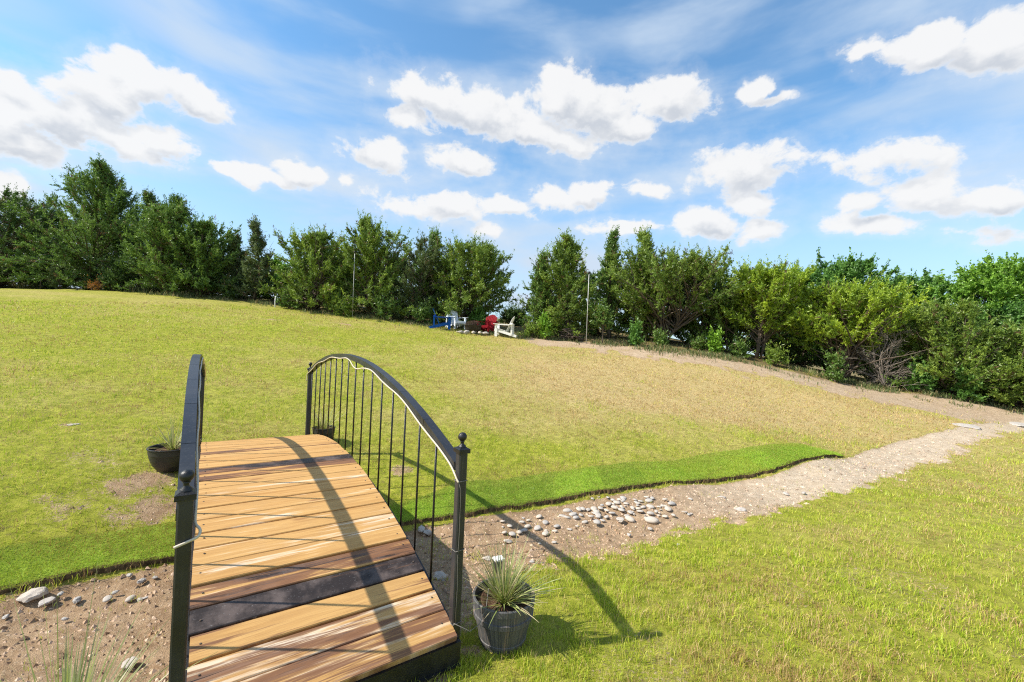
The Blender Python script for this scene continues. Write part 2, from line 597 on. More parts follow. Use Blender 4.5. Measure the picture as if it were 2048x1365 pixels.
def lawn_grass():
    x, y, r = polar(900000, 1.25, 23)
    dirt, dry, pale, litter, bed, path, wood = fields(x, y)
    bare = np.clip(dirt * 1.12 - 0.03, 0, 0.985)
    sprout = sstep(0.60, 0.72, fbm2(x, y, 3.4, 3, 74))
    keep = RNG.random(len(x)) > bare - 0.22 * sprout * (dirt > 0.5)
    keep &= ~((y > FAR_EDGE(x)) & (y < SOD_BACK(x)) & (x < SOD_X1))
    keep &= RNG.random(len(x)) > wood * 0.8
    thin = fbm2(x, y, 3.2, 3, 71)
    clump = sstep(0.36, 0.62, fbm2(x, y, 8.5, 3, 73))
    keep &= RNG.random(len(x)) < (0.30 + 1.10 * thin) * (0.38 + 0.80 * clump)
    for cx, cyy, rr_ in POTS:
        keep &= np.hypot(x - cx, y - cyy) > rr_
    u, v = bridge_uv(x, y)
    keep &= ~((v > -0.03) & (v < BR_W + 0.03) & (u > 0.05) & (u < 4.2) & (RNG.random(len(x)) < 0.75))
    x, y, r, dry, bed, clump = x[keep], y[keep], r[keep], dry[keep], bed[keep], clump[keep]
    z = tz(x, y)
    tall = fbm2(x, y, 1.6, 3, 81)
    h = (0.014 + 0.040 * RNG.random(len(x)) ** 1.7 * (0.4 + 1.2 * tall)) * (1 + 0.03 * r)
    h = h * (0.75 + 0.5 * clump)
    h = np.where(bed > 0.5, h * 0.7, h)
    w = np.maximum(0.0022, 0.00085 * r) * RNG.uniform(0.7, 1.4, len(x))
    greener = fbm2(x, y, 1.9, 3, 93) - 0.5 + 0.16 * (clump - 0.5)
    col = grass_colour(len(x), dry + 0.10 - 1.9 * greener - 0.5 * (fbm2(x, y, 0.6, 3, 95) - 0.5))
    rd = sstep(0.52, 0.68, fbm2(x, y, 1.5, 3, 97)) * 0.40
    m_ = RNG.random(len(x)) < rd
    col[m_] = np.array([0.34, 0.21, 0.075]) + RNG.random((int(m_.sum()), 1)) * np.array([0.20, 0.17, 0.08])
    near = r < 4.5
    out = []
    V, F, C = blades(x[near], y[near], z[near], h[near] * 1.12, w[near], col[near], True, 0.85)
    V2, F2, C2 = blades(x[~near], y[~near], z[~near], h[~near], w[~near], col[~near], False, 0.8)
    n0 = len(V)
    o = mk('lawn_grass', np.concatenate([V, V2]), [F[0], np.concatenate([F[1], F2 + n0])], M_GRASS, None, {'Col': np.concatenate([C, C2])})
    tag(o, 'short patchy green and straw coloured lawn grass', 'grass', kind='stuff')
    # taller tufts at the foot of the trees and beside the path
    n = 42000
    xx = RNG.uniform(-30, 19, n)
    yy = TREELINE(xx) + RNG.normal(0.45, 0.6, n) + (xx < 0) * 0.15
    k = fbm2(xx, yy, 0.9, 3, 15) > 0.47
    xx, yy = xx[k], yy[k]
    hh = RNG.uniform(0.06, 0.34, len(xx)) * (0.35 + fbm2(xx, yy, 0.5, 2, 16)) * np.where(xx < -16, 1.3, 0.8)
    cc = np.array([0.085, 0.135, 0.04]) + RNG.random((len(xx), 1)) * np.array([0.12, 0.10, 0.05])
    dk = RNG.random(len(xx)) < 0.22
    cc[dk] = np.array([0.40, 0.31, 0.16])
    V, F, C = blades(xx, yy, tz(xx, yy), hh, RNG.uniform(0.015, 0.03, len(xx)), cc, True, 0.7)
    o = mk('verge_grass', V, list(F), M_GRASS, None, {'Col': C})
    tag(o, 'taller rough grass along the foot of the trees', 'grass', kind='stuff')


M_SODSOIL = simple('sod_soil', (0.10, 0.07, 0.035), 0.95, 0.05, 0.5, 18, 1.0, bscale=50)


def sod():
    xs = np.concatenate([np.linspace(-9, -3.6, 120), np.linspace(-3.59, SOD_X1, 900)])
    jag = (fbm2(xs, xs * 0, 5, 4, 5) - 0.5) * 0.07 + (fbm2(xs, xs * 0, 40, 2, 6) - 0.5) * 0.025
    yn = FAR_EDGE(xs) + jag
    yb = SOD_BACK(xs) + (fbm2(xs, xs * 0 + 3, 1.5, 3, 8) - 0.5) * 0.10
    yb = np.maximum(yb, yn + 0.03)
    rows = 14
    T = np.linspace(0, 1, rows)
    X = np.repeat(xs[None], rows, 0)
    Y = yn[None] + (yb - yn)[None] * T[:, None]
    th = 0.036 * (0.55 + 0.9 * fbm2(xs, xs * 0, 1.7, 3, 19)) * np.minimum(1, sstep(0, 0.5, SOD_X1 - xs) + 0.25)
    H = th[None] * np.clip(1.0 - T[:, None] ** 2 * 0.8, 0, 1) + 0.006
    H = H + (fbm2(X, Y, 3, 3, 55) - 0.5) * 0.014
    Z = tz(X.ravel(), Y.ravel()).reshape(X.shape) + H
    top = np.stack([X, Y, Z], -1)
    # ragged soil edge hanging to the creek bed
    low = top[0].copy()
    low[:, 1] -= 0.02 + 0.03 * fbm2(xs, xs * 0, 22, 3, 12)
    low[:, 2] = tz(low[:, 0], low[:, 1]) - 0.06
    mid = top[0] * 0.5 + low * 0.5
    mid[:, 1] += 0.045 * fbm2(xs, xs * 0, 30, 3, 13)
    V = np.concatenate([top.reshape(-1, 3), mid, low])
    k = len(xs)
    i = np.arange(rows - 1)[:, None] * k
    j = np.arange(k - 1)[None]
    F = np.stack([i + j, i + j + 1, i + k + j + 1, i + k + j], -1).reshape(-1, 4)
    jj = np.arange(k - 1)
    e = rows * k
    F = np.concatenate([F, np.stack([e + jj, e + jj + 1, jj + 1, jj], 1), np.stack([e + k + jj, e + k + jj + 1, e + jj + 1, e + jj], 1)])
    n = len(V)
    o = mk('sod_strip', V, F, M_SODSOIL, smooth=True)
    o.data.materials.append(simple('sod_thatch', (0.20, 0.265, 0.038), 0.95, 0.05, 0.35, 9))
    nf = len(o.data.polygons)
    mi = np.zeros(nf, np.int32)
    mi[(k - 1):(rows - 1) * (k - 1)] = 1
    o.data.polygons.foreach_set('material_index', mi)
    tag(o, kind='structure')
    # dense short blades
    n = 210000
    xi = RNG.random(n) ** 1.35 * (SOD_X1 + 4.6) - 4.6
    t = RNG.random(n)
    y0, y1 = np.interp(xi, xs, yn), np.interp(xi, xs, yb)
    yi = y0 + (y1 - y0) * t
    zi = tz(xi, yi) + np.interp(xi, xs, th) * np.clip(1.0 - t ** 2 * 0.8, 0, 1) + 0.006 + (fbm2(xi, yi, 3, 3, 55) - 0.5) * 0.014
    r = np.hypot(xi, yi)
    base = np.array([0.19, 0.335, 0.030]) + RNG.random((n, 1)) * np.array([0.24, 0.23, 0.03])
    yel = np.array([0.40, 0.42, 0.05])
    f = (sstep(0.52, 0.75, fbm2(xi, yi, 1.3, 3, 33)) * 0.75 + (xi < -2.4) * 0.95 * fbm2(xi, yi, 2, 2, 35))[:, None] * RNG.random((n, 1))
    col = base * (1 - f) + yel * f
    seam = ((xi * 1.55 + 0.25 * np.sin(yi * 9)) % 1.0)
    pc = np.floor(xi * 1.55)
    pv = np.sin(pc * 12.9898) * 43758.5453
    pv = pv - np.floor(pv)
    col = col * (0.82 + 0.34 * pv)[:, None]
    edge = np.clip(1 - np.abs(seam - 0.5) * 0 - np.minimum(seam, 1 - seam) / 0.05, 0, 1)
    col = col * (1 - 0.35 * edge)[:, None] + np.array([0.30, 0.24, 0.08]) * (0.35 * edge)[:, None]
    fade = sstep(0.50, 1.0, t + 0.35 * (fbm2(xi, yi, 6, 2, 37) - 0.5))[:, None] * (RNG.random((n, 1)) < 0.6)
    col = col * (1 - fade) + np.array([0.36, 0.38, 0.07]) * fade
    col = col * (1.13 + 0.12 * (xi < -2.2))[:, None]
    brn = RNG.random(n) < 0.05 + 0.25 * (xi < -2.4) * sstep(0.45, 0.6, fbm2(xi, yi, 1.6, 3, 36))
    col[brn] = np.array([0.42, 0.27, 0.08])
    V, F, C = blades(xi, yi, zi, RNG.uniform(0.012, 0.030, n) * np.where(xi < -2.2, 0.8, 1.0), np.maximum(0.0026, 0.00085 * r) * RNG.uniform(0.7, 1.3, n), col, False, 0.8)
    o = mk('sod_grass', V, F, M_GRASS, None, {'Col': C})
    tag(o, 'bright green turf strip along the creek bank', 'grass', kind='stuff')


# ------------------------------------------------------------------ gravel and stones
def stone_mat():
    m, t, out = nt('stone')
    n = N(t)
    oi = n('ObjectInfo').outputs['Random']
    co = n('TexCoord').outputs['Object']
    f = n.noise(co, 22, 6, 0.65)
    f2 = n.noise(co, 90, 4, 0.6)
    a = n.mix(oi, (0.27, 0.255, 0.245), (0.42, 0.34, 0.27))
    b = n.mix(oi, (0.50, 0.47, 0.43), (0.62, 0.55, 0.46))
    c = n.mix(n.ramp(f, 0.35, 0.65), a, b)
    c = n.mix(n.math('MULTIPLY', n.ramp(f2, 0.55, 0.75), 0.5), c, (0.20, 0.16, 0.13))
    bp = n('Bump', {'Height': f2, 'Strength': 0.35, 'Distance': 0.004})
    bs = n('BsdfPrincipled', {'Base Color': c, 'Roughness': 0.85, 'Specular IOR Level': 0.2, 'Normal': bp.outputs[0]})
    t.links.new(bs.outputs[0], out.inputs[0])
    return m


M_STONE = stone_mat()


def ico(sub):
    import bmesh
    bm = bmesh.new()
    bmesh.ops.create_icosphere(bm, subdivisions=sub, radius=1)
    V = np.array([v.co[:] for v in bm.verts])
    F = np.array([[v.index for v in f.verts] for f in bm.faces])
    bm.free()
    return V, F


ICO3 = ico(3)
ICO2 = ico(2)


def stone_mesh(seed, ang=0.0, flat=0.5):
    V, F = ICO3
    r = np.random.default_rng(seed)
    V = V.copy()
    if ang:
        for _ in range(22):                            # chip flat faces off a rough rock
            d = r.normal(size=3)
            d /= np.linalg.norm(d)
            k = V @ d
            c = r.uniform(0.72, 0.93)
            V = V - np.where(k > c, k - c, 0)[:, None] * d
    sc = np.array([1, r.uniform(0.6, 0.85), flat * r.uniform(0.75, 1.15)])
    n = sum(np.sin(V @ r.normal(size=3) * f_ + r.uniform(0, 6)) / f_ for f_ in (1.5, 2.5, 4, 7))
    if ang:
        n = n * 1.2 + sum(np.sin(V @ r.normal(size=3) * f_ + r.uniform(0, 6)) * 0.35 for f_ in (9, 13, 17))
    V = V * (1 + 0.10 * n)[:, None] * sc
    me = D.meshes.new('stone')
    me.from_pydata(V.tolist(), [], F.tolist())
    me.polygons.foreach_set('use_smooth', np.ones(len(F), bool) if not ang else np.zeros(len(F), bool))
    me.materials.append(M_STONE)
    return me


ROUND = [stone_mesh(s, 0, 0.38) for s in range(7)]
ROUGH = [stone_mesh(40 + s, 1, 0.45) for s in range(6)]


def put_stone(me, px, py, wpx, label, group, name='river_stone', rz=None, sink=0.55, cat='stone'):
    x, y = hit(px, py)
    d = y
    s = wpx / FPX * d * 0.5
    o = D.objects.new(name, me)
    COL.objects.link(o)
    dm = float(tz([x], [y])[0])
    o.location = (x, y, dm + s * 0.35 * (1 - sink) - 0.01)
    o.scale = (s, s, s)
    o.rotation_euler = (random.uniform(-.15, .15), random.uniform(-.15, .15), random.uniform(0, 6.28) if rz is None else rz)
    return tag(o, label, cat, group)


def stones():
    C = []
    for zx, zy, w in [(685, 418, 90), (640, 478, 85), (690, 497, 75), (745, 458, 95), (775, 495, 85), (805, 410, 75), (850, 405, 60), (905, 410, 65), (960, 408, 80), (1030, 405, 70), (985, 440, 80), (1005, 475, 75),
                      (1090, 430, 70), (1145, 455, 70), (1260, 300, 75), (1110, 360, 75), (1195, 350, 70), (1290, 358, 60), (1245, 420, 90), (1335, 440, 70), (1330, 505, 105), (1355, 390, 60), (1435, 425, 75),
                      (1540, 380, 90), (1720, 402, 85), (1755, 352, 100), (1470, 385, 60), (1545, 448, 80), (1690, 470, 60), (1775, 455, 60), (1525, 325, 80), (1690, 310, 60), (1410, 350, 60), (1175, 400, 80), (1045, 370, 50), (1300, 470, 60), (830, 462, 60), (870, 535, 70),
                      (1500, 290, 60), (1560, 300, 50), (1440, 330, 55), (1380, 310, 50), (1220, 320, 55), (1600, 420, 60), (1630, 380, 50), (1090, 490, 60)]:
        C.append((1000 + zx / 5.12, 940 + zy / 5.12, w / 5.12))
    for px, py, w in C:
        put_stone(random.choice(ROUND), px, py, w, 'pale smooth river stone in the dense cluster on the creek bed', 'river stones clustered on the creek bed')
    rs = np.random.default_rng(5)
    for _ in range(46):
        put_stone(random.choice(ROUND), 1265 + rs.normal() * 62, 1018 + rs.normal() * 15, rs.uniform(5, 12), 'pale smooth river stone in the dense cluster on the creek bed', 'river stones clustered on the creek bed')
    for zx, zy, w in [(400, 472, 75), (290, 510, 50), (225, 530, 60), (465, 533, 75), (238, 488, 35), (100, 570, 60), (30, 580, 40), (285, 577, 80), (45, 648, 65), (200, 632, 70), (245, 615, 75), (580, 580, 75), (560, 625, 60), (710, 605, 62), (125, 660, 85), (25, 525, 60), (555, 740, 55), (405, 752, 40), (790, 575, 40), (470, 615, 40)]:
        put_stone(random.choice(ROUND), 1000 + zx / 5.12, 940 + zy / 5.12, w / 5.12, 'loose rounded stone scattered on bare dirt beside the turf bank', 'stones scattered between the bridge and the cluster')
    put_stone(ROUND[0], 1075, 1056, 19, 'grey rounded stone lying in the shadow of the handrail', None)
    put_stone(ROUND[2], 1091, 1067, 18, 'pinkish brown round stone just right of the handrail shadow', None)
    put_stone(ROUND[3], 1016, 1083, 18, 'grey egg shaped stone nearest the potted grass', None)
    put_stone(ROUND[1], 1304, 1041, 27, 'large oval white stone on the right edge of the stone cluster', None)
    put_stone(ROUGH[1], 1240, 1042, 22, 'knobbly brown rock at the front of the stone cluster', None, 'rough_rock', cat='rock')
    put_stone(ROUND[4], 1182, 1038, 13, 'long pale stone standing on end in the cluster', None, sink=-1.6)
    put_stone(ROUND[5], 1194, 1049, 17, 'pale stone at the front of the cluster casting a dark shadow', None, sink=-1)
    put_stone(ROUGH[0], 878, 1155, 36, 'grey craggy rock beside the last baluster', None, 'rough_rock', cat='rock')
    put_stone(ROUGH[2], 843, 1056, 24, 'grey flat rock at the foot of the turf behind the balusters', None, 'rough_rock', cat='rock')
    put_stone(ROUGH[3], 856, 1062, 20, 'tan rock next to the grey one behind the balusters', None, 'rough_rock', cat='rock')
    put_stone(ROUGH[4], 975, 1127, 22, 'tan rough rock directly behind the potted grass', None, 'rough_rock', sink=-1.2, cat='rock')
    # left side of the bridge
    for a in [(ROUGH[0], 62, 1196, 52, 'broad pale slab rock below the turf at the left edge'), (ROUGH[1], 93, 1204, 30, 'pale blocky rock right of the broad slab'), (ROUGH[2], 121, 1188, 16, 'small pale rock under the turf edge'),
              (ROUGH[3], 155, 1201, 20, 'flat tan rock lying midway along the left bank'), (ROUND[0], 215, 1199, 20, 'grey rounded stone left of the pair by the post'), (ROUND[1], 262, 1200, 18, 'round pale stone left of the black post'),
              (ROUGH[5], 280, 1202, 18, 'brown rock between two round stones by the post'), (ROUND[2], 293, 1198, 13, 'smallest round stone nearest the post'), (ROUGH[4], 283, 1165, 20, 'dark angular rock close under the turf'),
              (ROUGH[0], 258, 1152, 14, 'small dark rock touching the turf edge'), (ROUGH[2], 230, 1187, 15, 'small angular rock above the grey rounded stone'), (ROUGH[3], 130, 1239, 13, 'small dark stone alone on the gravel'),
              (ROUGH[1], 260, 1327, 34, 'pale jagged rock among the leaves at the bottom left'), (ROUGH[5], 12, 1232, 18, 'flat stone at the left picture edge'), (ROUGH[4], 310, 1157, 13, 'small brown rock beside the black post under the turf')]:
        put_stone(a[0], a[1], a[2], a[3], a[4], None, 'rough_rock' if a[0] in ROUGH else 'river_stone', cat='rock' if a[0] in ROUGH else 'stone')
    # right part of the creek
    for a in [(ROUGH[0], 1480, 1020, 26, 'low tan rock in the middle of the pale creek bed'), (ROUGH[1], 1443, 995, 17, 'pale flat rock left in the pale creek bed'), (ROUGH[2], 1572, 988, 16, 'small white rock near the lawn side of the creek bed'), (ROUGH[3], 1607, 986, 12, 'white chip of rock right beside the creek lawn edge'),
              (ROUGH[5], 1357, 1088, 15, 'white rock lying in the grass by the creek'), (ROUGH[4], 1258, 1068, 12, 'small pale rock alone in front of the cluster'), (ROUGH[1], 1064, 1124, 12, 'pale rock at the grass edge behind the potted grass'), (ROUGH[2], 1084, 1126, 11, 'pale pebble at the grass edge right of its twin'),
              (ROUGH[0], 1935, 853, 60, 'long pale limestone ledge in the far creek'), (ROUGH[3], 2035, 849, 40, 'pale limestone ledge at the right picture edge'), (ROUGH[3], 148, 846, 34, 'flat pale rock showing through the left lawn')]:
        o = put_stone(a[0], a[1], a[2], a[3], a[4], None, 'rough_rock', sink=0.9, cat='rock')
        if a[3] > 30:
            o.scale[2] *= 0.3


def gravel():
    x, y, r = polar(110000, 1.6, 16, -62, 60)
    dirt, dry, pale, litter, bed, path, wood = fields(x, y)
    k = (bed > 0.35) & (RNG.random(len(x)) < 0.40 + 1.0 * sstep(0.42, 0.62, fbm2(x, y, 1.5, 3, 88)))
    k |= (dirt > 0.45) & (RNG.random(len(x)) < 0.30) & (y < 15) & ~((y > FAR_EDGE(x)) & (y < SOD_BACK(x)) & (x < SOD_X1))
    x, y, r, pale = x[k], y[k], r[k], pale[k]
    n = len(x)
    s = np.minimum(0.0045 + 0.022 * RNG.random(n) ** 4 + 0.0020 * r * RNG.random(n) ** 2, 0.045)
    base = np.array([[1, 0, 0], [0, 1, 0], [-1, 0, 0], [0, -1, 0], [0, 0, 0.7]], float)
    base = base[None] * RNG.uniform(0.6, 1.2, (n, 5, 3)) * s[:, None, None]
    a = RNG.uniform(0, 2 * PI, n)
    ca, sa = np.cos(a)[:, None], np.sin(a)[:, None]
    bx = base[..., 0] * ca - base[..., 1] * sa * 0.7
    by = base[..., 0] * sa + base[..., 1] * ca * 0.7
    z = tz(x, y) - 0.02
    dd = fields(x, y)[4]
    z = z + dd * ((fbm2(x, y, 16, 3, 31) - 0.5) * 0.03 + (fbm2(x, y, 2.5, 3, 32) - 0.5) * 0.06) + 0.02 * (1 - dd) - 0.002
    V = np.stack([bx + x[:, None], by + y[:, None], base[..., 2] + z[:, None]], -1).reshape(-1, 3)
    F = (np.arange(n)[:, None, None] * 5 + np.array([[0, 1, 4], [1, 2, 4], [2, 3, 4], [3, 0, 4]])[None]).reshape(-1, 3)
    c = np.array([0.33, 0.205, 0.12]) + RNG.random((n, 1)) * np.array([0.26, 0.24, 0.21]) + pale[:, None] * 0.10
    c[RNG.random(n) < 0.2] *= 0.5
    mm = leafmat('gravel', 0.0)
    o = mk('gravel', V, F, mm, None, {'Col': np.repeat(np.clip(c, 0, 0.85), 5, 0)})
    tag(o, 'fine tan gravel and stone chips on the creek bed', 'gravel', kind='stuff')


# ------------------------------------------------------------------ bridge
M_BLACK = simple('black_paint', (0.011, 0.0115, 0.013), 0.40, 0.5, 0.5, 20, 0.25, bscale=120)


def rail_mat():
    m, t, out = nt('weathered_black_rail')
    n = N(t)
    co = n('TexCoord').outputs['Object']
    f = n.noise(co, 4, 6, 0.6)
    f2 = n.noise(n('Mapping', {'Vector': co, 'Scale': (8, 8, 0.5)}).outputs[0], 9, 6, 0.7)
    c = n.mix(n.ramp(f, 0.3, 0.7), (0.012, 0.0125, 0.015), (0.028, 0.030, 0.036))
    c = n.mix(n.math('MULTIPLY', n.ramp(f2, 0.52, 0.75), 0.5), c, (0.085, 0.08, 0.075))
    b = n('BsdfPrincipled', {'Base Color': c, 'Roughness': n.math('ADD', n.math('MULTIPLY', f, 0.25), 0.28), 'Specular IOR Level': 0.55})
    t.links.new(b.outputs[0], out.inputs[0])
    return m


M_RAIL = rail_mat()
M_LED = simple('cream_plastic', (0.60, 0.52, 0.40), 0.45, 0.4, 0.08, 30)
M_WIRE = simple('grey_wire', (0.16, 0.15, 0.13), 0.5, 0.4, 0.2, 30)


def deck_mat():
    m, t, out = nt('charred_pine_planks')
    n = N(t)
    A = n.attr('Col')                       # R char, G random, B pale streaks
    sep = n('SeparateColor', {'Color': A})
    ch, rn, st = sep.outputs[0], sep.outputs[1], sep.outputs[2]
    Wd = n.attr('wood', 'Vector')           # along the plank, across it, plank number
    sx = n('SeparateXYZ', {'Vector': Wd})
    low = n('Mapping', {'Vector': Wd, 'Scale': (1.1, 9, 3.7)}).outputs[0]
    mid = n('Mapping', {'Vector': Wd, 'Scale': (2.6, 42, 3.7)}).outputs[0]
    fine = n('Mapping', {'Vector': Wd, 'Scale': (5, 260, 3.7)}).outputs[0]
    iso = n('Mapping', {'Vector': Wd, 'Scale': (8, 8, 3.7)}).outputs[0]
    g1 = n.noise(low, 1.0, 4, 0.55, 0.6)
    g2 = n.noise(mid, 1.0, 5, 0.6, 0.8)
    g3 = n.noise(fine, 1.0, 4, 0.6)
    is1 = n.noise(iso, 1.0, 5, 0.6)
    w = n.mix(n.ramp(g2, 0.3, 0.7), (0.41, 0.205, 0.058), (0.565, 0.325, 0.108))
    w = n.mix(n.math('MULTIPLY', rn, 0.4), w, (0.60, 0.385, 0.15))
    w = n.mix(n.math('MULTIPLY', n.ramp(g3, 0.48, 0.72), 0.50), w, (0.30, 0.155, 0.06))
    w = n.mix(n.math('MULTIPLY', n.ramp(is1, 0.45, 0.75), 0.28), w, (0.42, 0.25, 0.10))
    # knots
    vk = n('Mapping', {'Vector': Wd, 'Scale': (2.2, 6.0, 1.37)}).outputs[0]
    vor = n('TexVoronoi', {'Vector': vk, 'Scale': 1.0}, feature='F1')
    kn = n.math('SUBTRACT', 1.0, n.ramp(vor.outputs['Distance'], 0.05, 0.16))
    kn = n.math('MULTIPLY', kn, n.ramp(n.noise(low, 2.3, 2), 0.52, 0.6))
    w = n.mix(n.math('MULTIPLY', kn, 0.75), w, (0.26, 0.11, 0.04))
    # weathered pale streaks
    pm = n.math('ADD', n.math('MULTIPLY', g1, 0.62), n.math('MULTIPLY', g2, 0.48))
    pm = n.math('ADD', pm, n.math('MULTIPLY', st, 0.34))
    pm = n.ramp(pm, 0.72, 0.88)
    w = n.mix(n.math('MULTIPLY', pm, 0.65), w, (0.80, 0.72, 0.60))
    # scorched streaks: brown rim, black heart
    low2 = n('Mapping', {'Vector': Wd, 'Location': (7.3, 2.1, 0.4), 'Scale': (0.95, 15, 2.9)}).outputs[0]
    c1 = n.noise(low2, 1.0, 6, 0.62, 0.5)
    c2 = n.math('ADD', n.math('MULTIPLY', c1, 0.9), n.math('MULTIPLY', g3, 0.16))
    c2 = n.math('ADD', c2, n.math('MULTIPLY', ch, 0.62))
    brown = n.ramp(c2, 0.80, 0.88)
    black = n.ramp(c2, 0.90, 1.02)
    w = n.mix(n.math('MULTIPLY', brown, 0.92), w, n.mix(g2, (0.12, 0.050, 0.026), (0.24, 0.11, 0.055)))
    blk = n.mix(n.ramp(is1, 0.4, 0.7), (0.014, 0.012, 0.012), (0.105, 0.082, 0.074))
    w = n.mix(n.math('MULTIPLY', black, 0.95), w, blk)
    # glints of gloss on the black, painted into the colour as pale specks
    spk = n.noise(n('Mapping', {'Vector': Wd, 'Scale': (60, 120, 9)}).outputs[0], 1.0, 3, 0.7)
    w = n.mix(n.math('MULTIPLY', n.math('MULTIPLY', black, n.ramp(spk, 0.60, 0.72)), 0.5), w, (0.30, 0.29, 0.29))
    h = n.math('ADD', n.math('MULTIPLY', g3, 0.5), n.math('MULTIPLY', n.math('MULTIPLY', spk, black), 0.6))
    bp = n('Bump', {'Height': h, 'Strength': 0.45, 'Distance': 0.004})
    b = n('BsdfPrincipled', {'Base Color': w, 'Roughness': n.math('SUBTRACT', 0.72, n.math('MULTIPLY', black, 0.22)), 'Specular IOR Level': 0.35, 'Normal': bp.outputs[0]})
    t.links.new(b.outputs[0], out.inputs[0])
    return m


def bridge():
    R, S0, W, P = 6.57476, 2.20129, BR_W, 0.1435
    root = thing('garden_bridge', 'small arched footbridge with scorched pine planks and black metal railings', 'bridge', tuple(BR_O), -BR_YAW)
    TL, LN = math.tan(0.02953), math.sin(0.01067)

    def fn(c):                              # c in (across, along, up) -> local, following the lie of the land
        c = np.asarray(c, float).copy()
        c[..., 2] += c[..., 1] * TL - c[..., 0] * LN
        return c

    def arc(s):
        a, a0 = (s - S0) / R, S0 / R
        return R * np.sin(a) + R * np.sin(a0), R * np.cos(a) - R * np.cos(a0)
    L = float(arc(2 * S0)[0])
    # deck
    char = {0: .49, 1: .51, 2: .50, 3: 0.90, 4: .58, 5: .12, 6: .02, 7: .0, 8: .0, 9: .02, 10: .02, 11: .02, 12: .0, 13: .52, 14: .76, 15: .10, 16: .04, 17: .28, 18: .52, 19: .05}
    pale = {0: .60, 1: .62, 2: .1, 3: .0, 4: .42, 5: .70, 6: .55, 7: .35, 8: .45, 9: .38, 10: .3, 11: .35}
    V, F, Wd, C = [], [], [], []
    k = 0
    tot = 2 * S0
    rr = np.random.default_rng(3)
    while k * P < tot - 0.05:
        s0, s1 = k * P + 0.003, min((k + 1) * P, tot) - 0.003 - rr.uniform(0, 0.0035)
        if k in (1, 2, 4):
            s1 -= 0.005
        v0, v1 = -0.004 + rr.uniform(-.006, .006), W + 0.004 + rr.uniform(-.006, .006)
        if k == 0:
            s0 -= 0.02
        th, ch = 0.034, 0.004
        lift = rr.uniform(-.0015, .0025)
        prof = [(s0, -th), (s0, -ch), (s0 + ch, 0), (s1 - ch, 0), (s1, -ch), (s1, -th)]
        n0 = len(V)
        for vv in (v0, v1):
            for s, dz in prof:
                u, z = arc(s)
                a = (s - S0) / R
                V.append((vv, u + math.sin(a) * dz, z + math.cos(a) * dz + lift))
                Wd.append((vv + 3.1 * k, s - k * P, k * 1.0))
                C.append((char.get(k, 0.04), rr.random(), pale.get(k, 0.15)))
        for i in range(6):
            j = (i + 1) % 6
            F.append((n0 + i, n0 + j, n0 + 6 + j, n0 + 6 + i))
        F.append((n0, n0 + 5, n0 + 4, n0 + 1))
        F.append((n0 + 1, n0 + 4, n0 + 3, n0 + 2))
        F.append((n0 + 6, n0 + 7, n0 + 10, n0 + 11))
        F.append((n0 + 7, n0 + 8, n0 + 9, n0 + 10))
        k += 1
    o = mk('deck', fn(np.array(V)), np.array(F), deck_mat(), root, {'Col': np.array(C)})
    at = o.data.attributes.new('wood', 'FLOAT_VECTOR', 'POINT')
    at.data.foreach_set('vector', np.array(Wd, np.float32).ravel())
    # screw heads, two per plank end
    mb = MB()
    for i in range(k):
        for vv in (0.035, W - 0.035):
            s = (i + 0.5) * P + random.uniform(-.02, .02)
            u, z = arc(s)
            mb.lathe([(0.0, 0.0035), (0.0045, 0.003), (0.0055, 0.0012)], 8, tuple(fn(np.array([vv + random.uniform(-.008, .008), u, z]))))
    mb.build('deck_screw', simple('screw_metal', (0.10, 0.07, 0.05), 0.5, 0.5, 0.3, 60), root)['kind'] = 'stuff'
    # curved steel side beams and end beams
    for vv, w in ((-0.012, 1), (W + 0.012, -1)):
        mb = MB()
        ss = np.linspace(0.01, tot - 0.01, 33)
        for a, b in zip(ss[:-1], ss[1:]):
            c = []
            for dz in (-0.115, -0.0365):
                for s, e in ((a, 0), (a, 1), (b, 1), (b, 0)):
                    u, z = arc(s)
                    c.append((vv - 0.02 + 0.04 * e, u, z + dz))
            mb.hexa(fn(np.array(c)))
        mb.build('side_beam', M_BLACK, root)
    for u0 in (-0.012, L - 0.03):
        mb = MB()
        mb.box((-0.03, u0, -0.15), (W + 0.03, u0 + 0.042, -0.0385), fn)
        mb.box((-0.03, u0 - 0.012, -0.16), (W + 0.03, u0 + 0.055, -0.1505), fn)
        mb.box((-0.03, u0 - 0.006, -0.062), (W + 0.03, u0 - 0.0005, -0.0385), fn)
        mb.build('end_beam', M_BLACK, root)

    # railings
    def rz(u, side):                        # top of the handrail
        h = 0.415
        Rr = (2.16 ** 2 + h * h) / (2 * h)
        return 1.262 - (Rr - np.sqrt(Rr * Rr - (u - 2.24) ** 2)) - (0.045 if side < 0 else 0)
    def bow(u, side):
        return -0.030 * np.sin(PI * np.clip(u / L, 0, 1)) if side < 0 else 0.0 * u
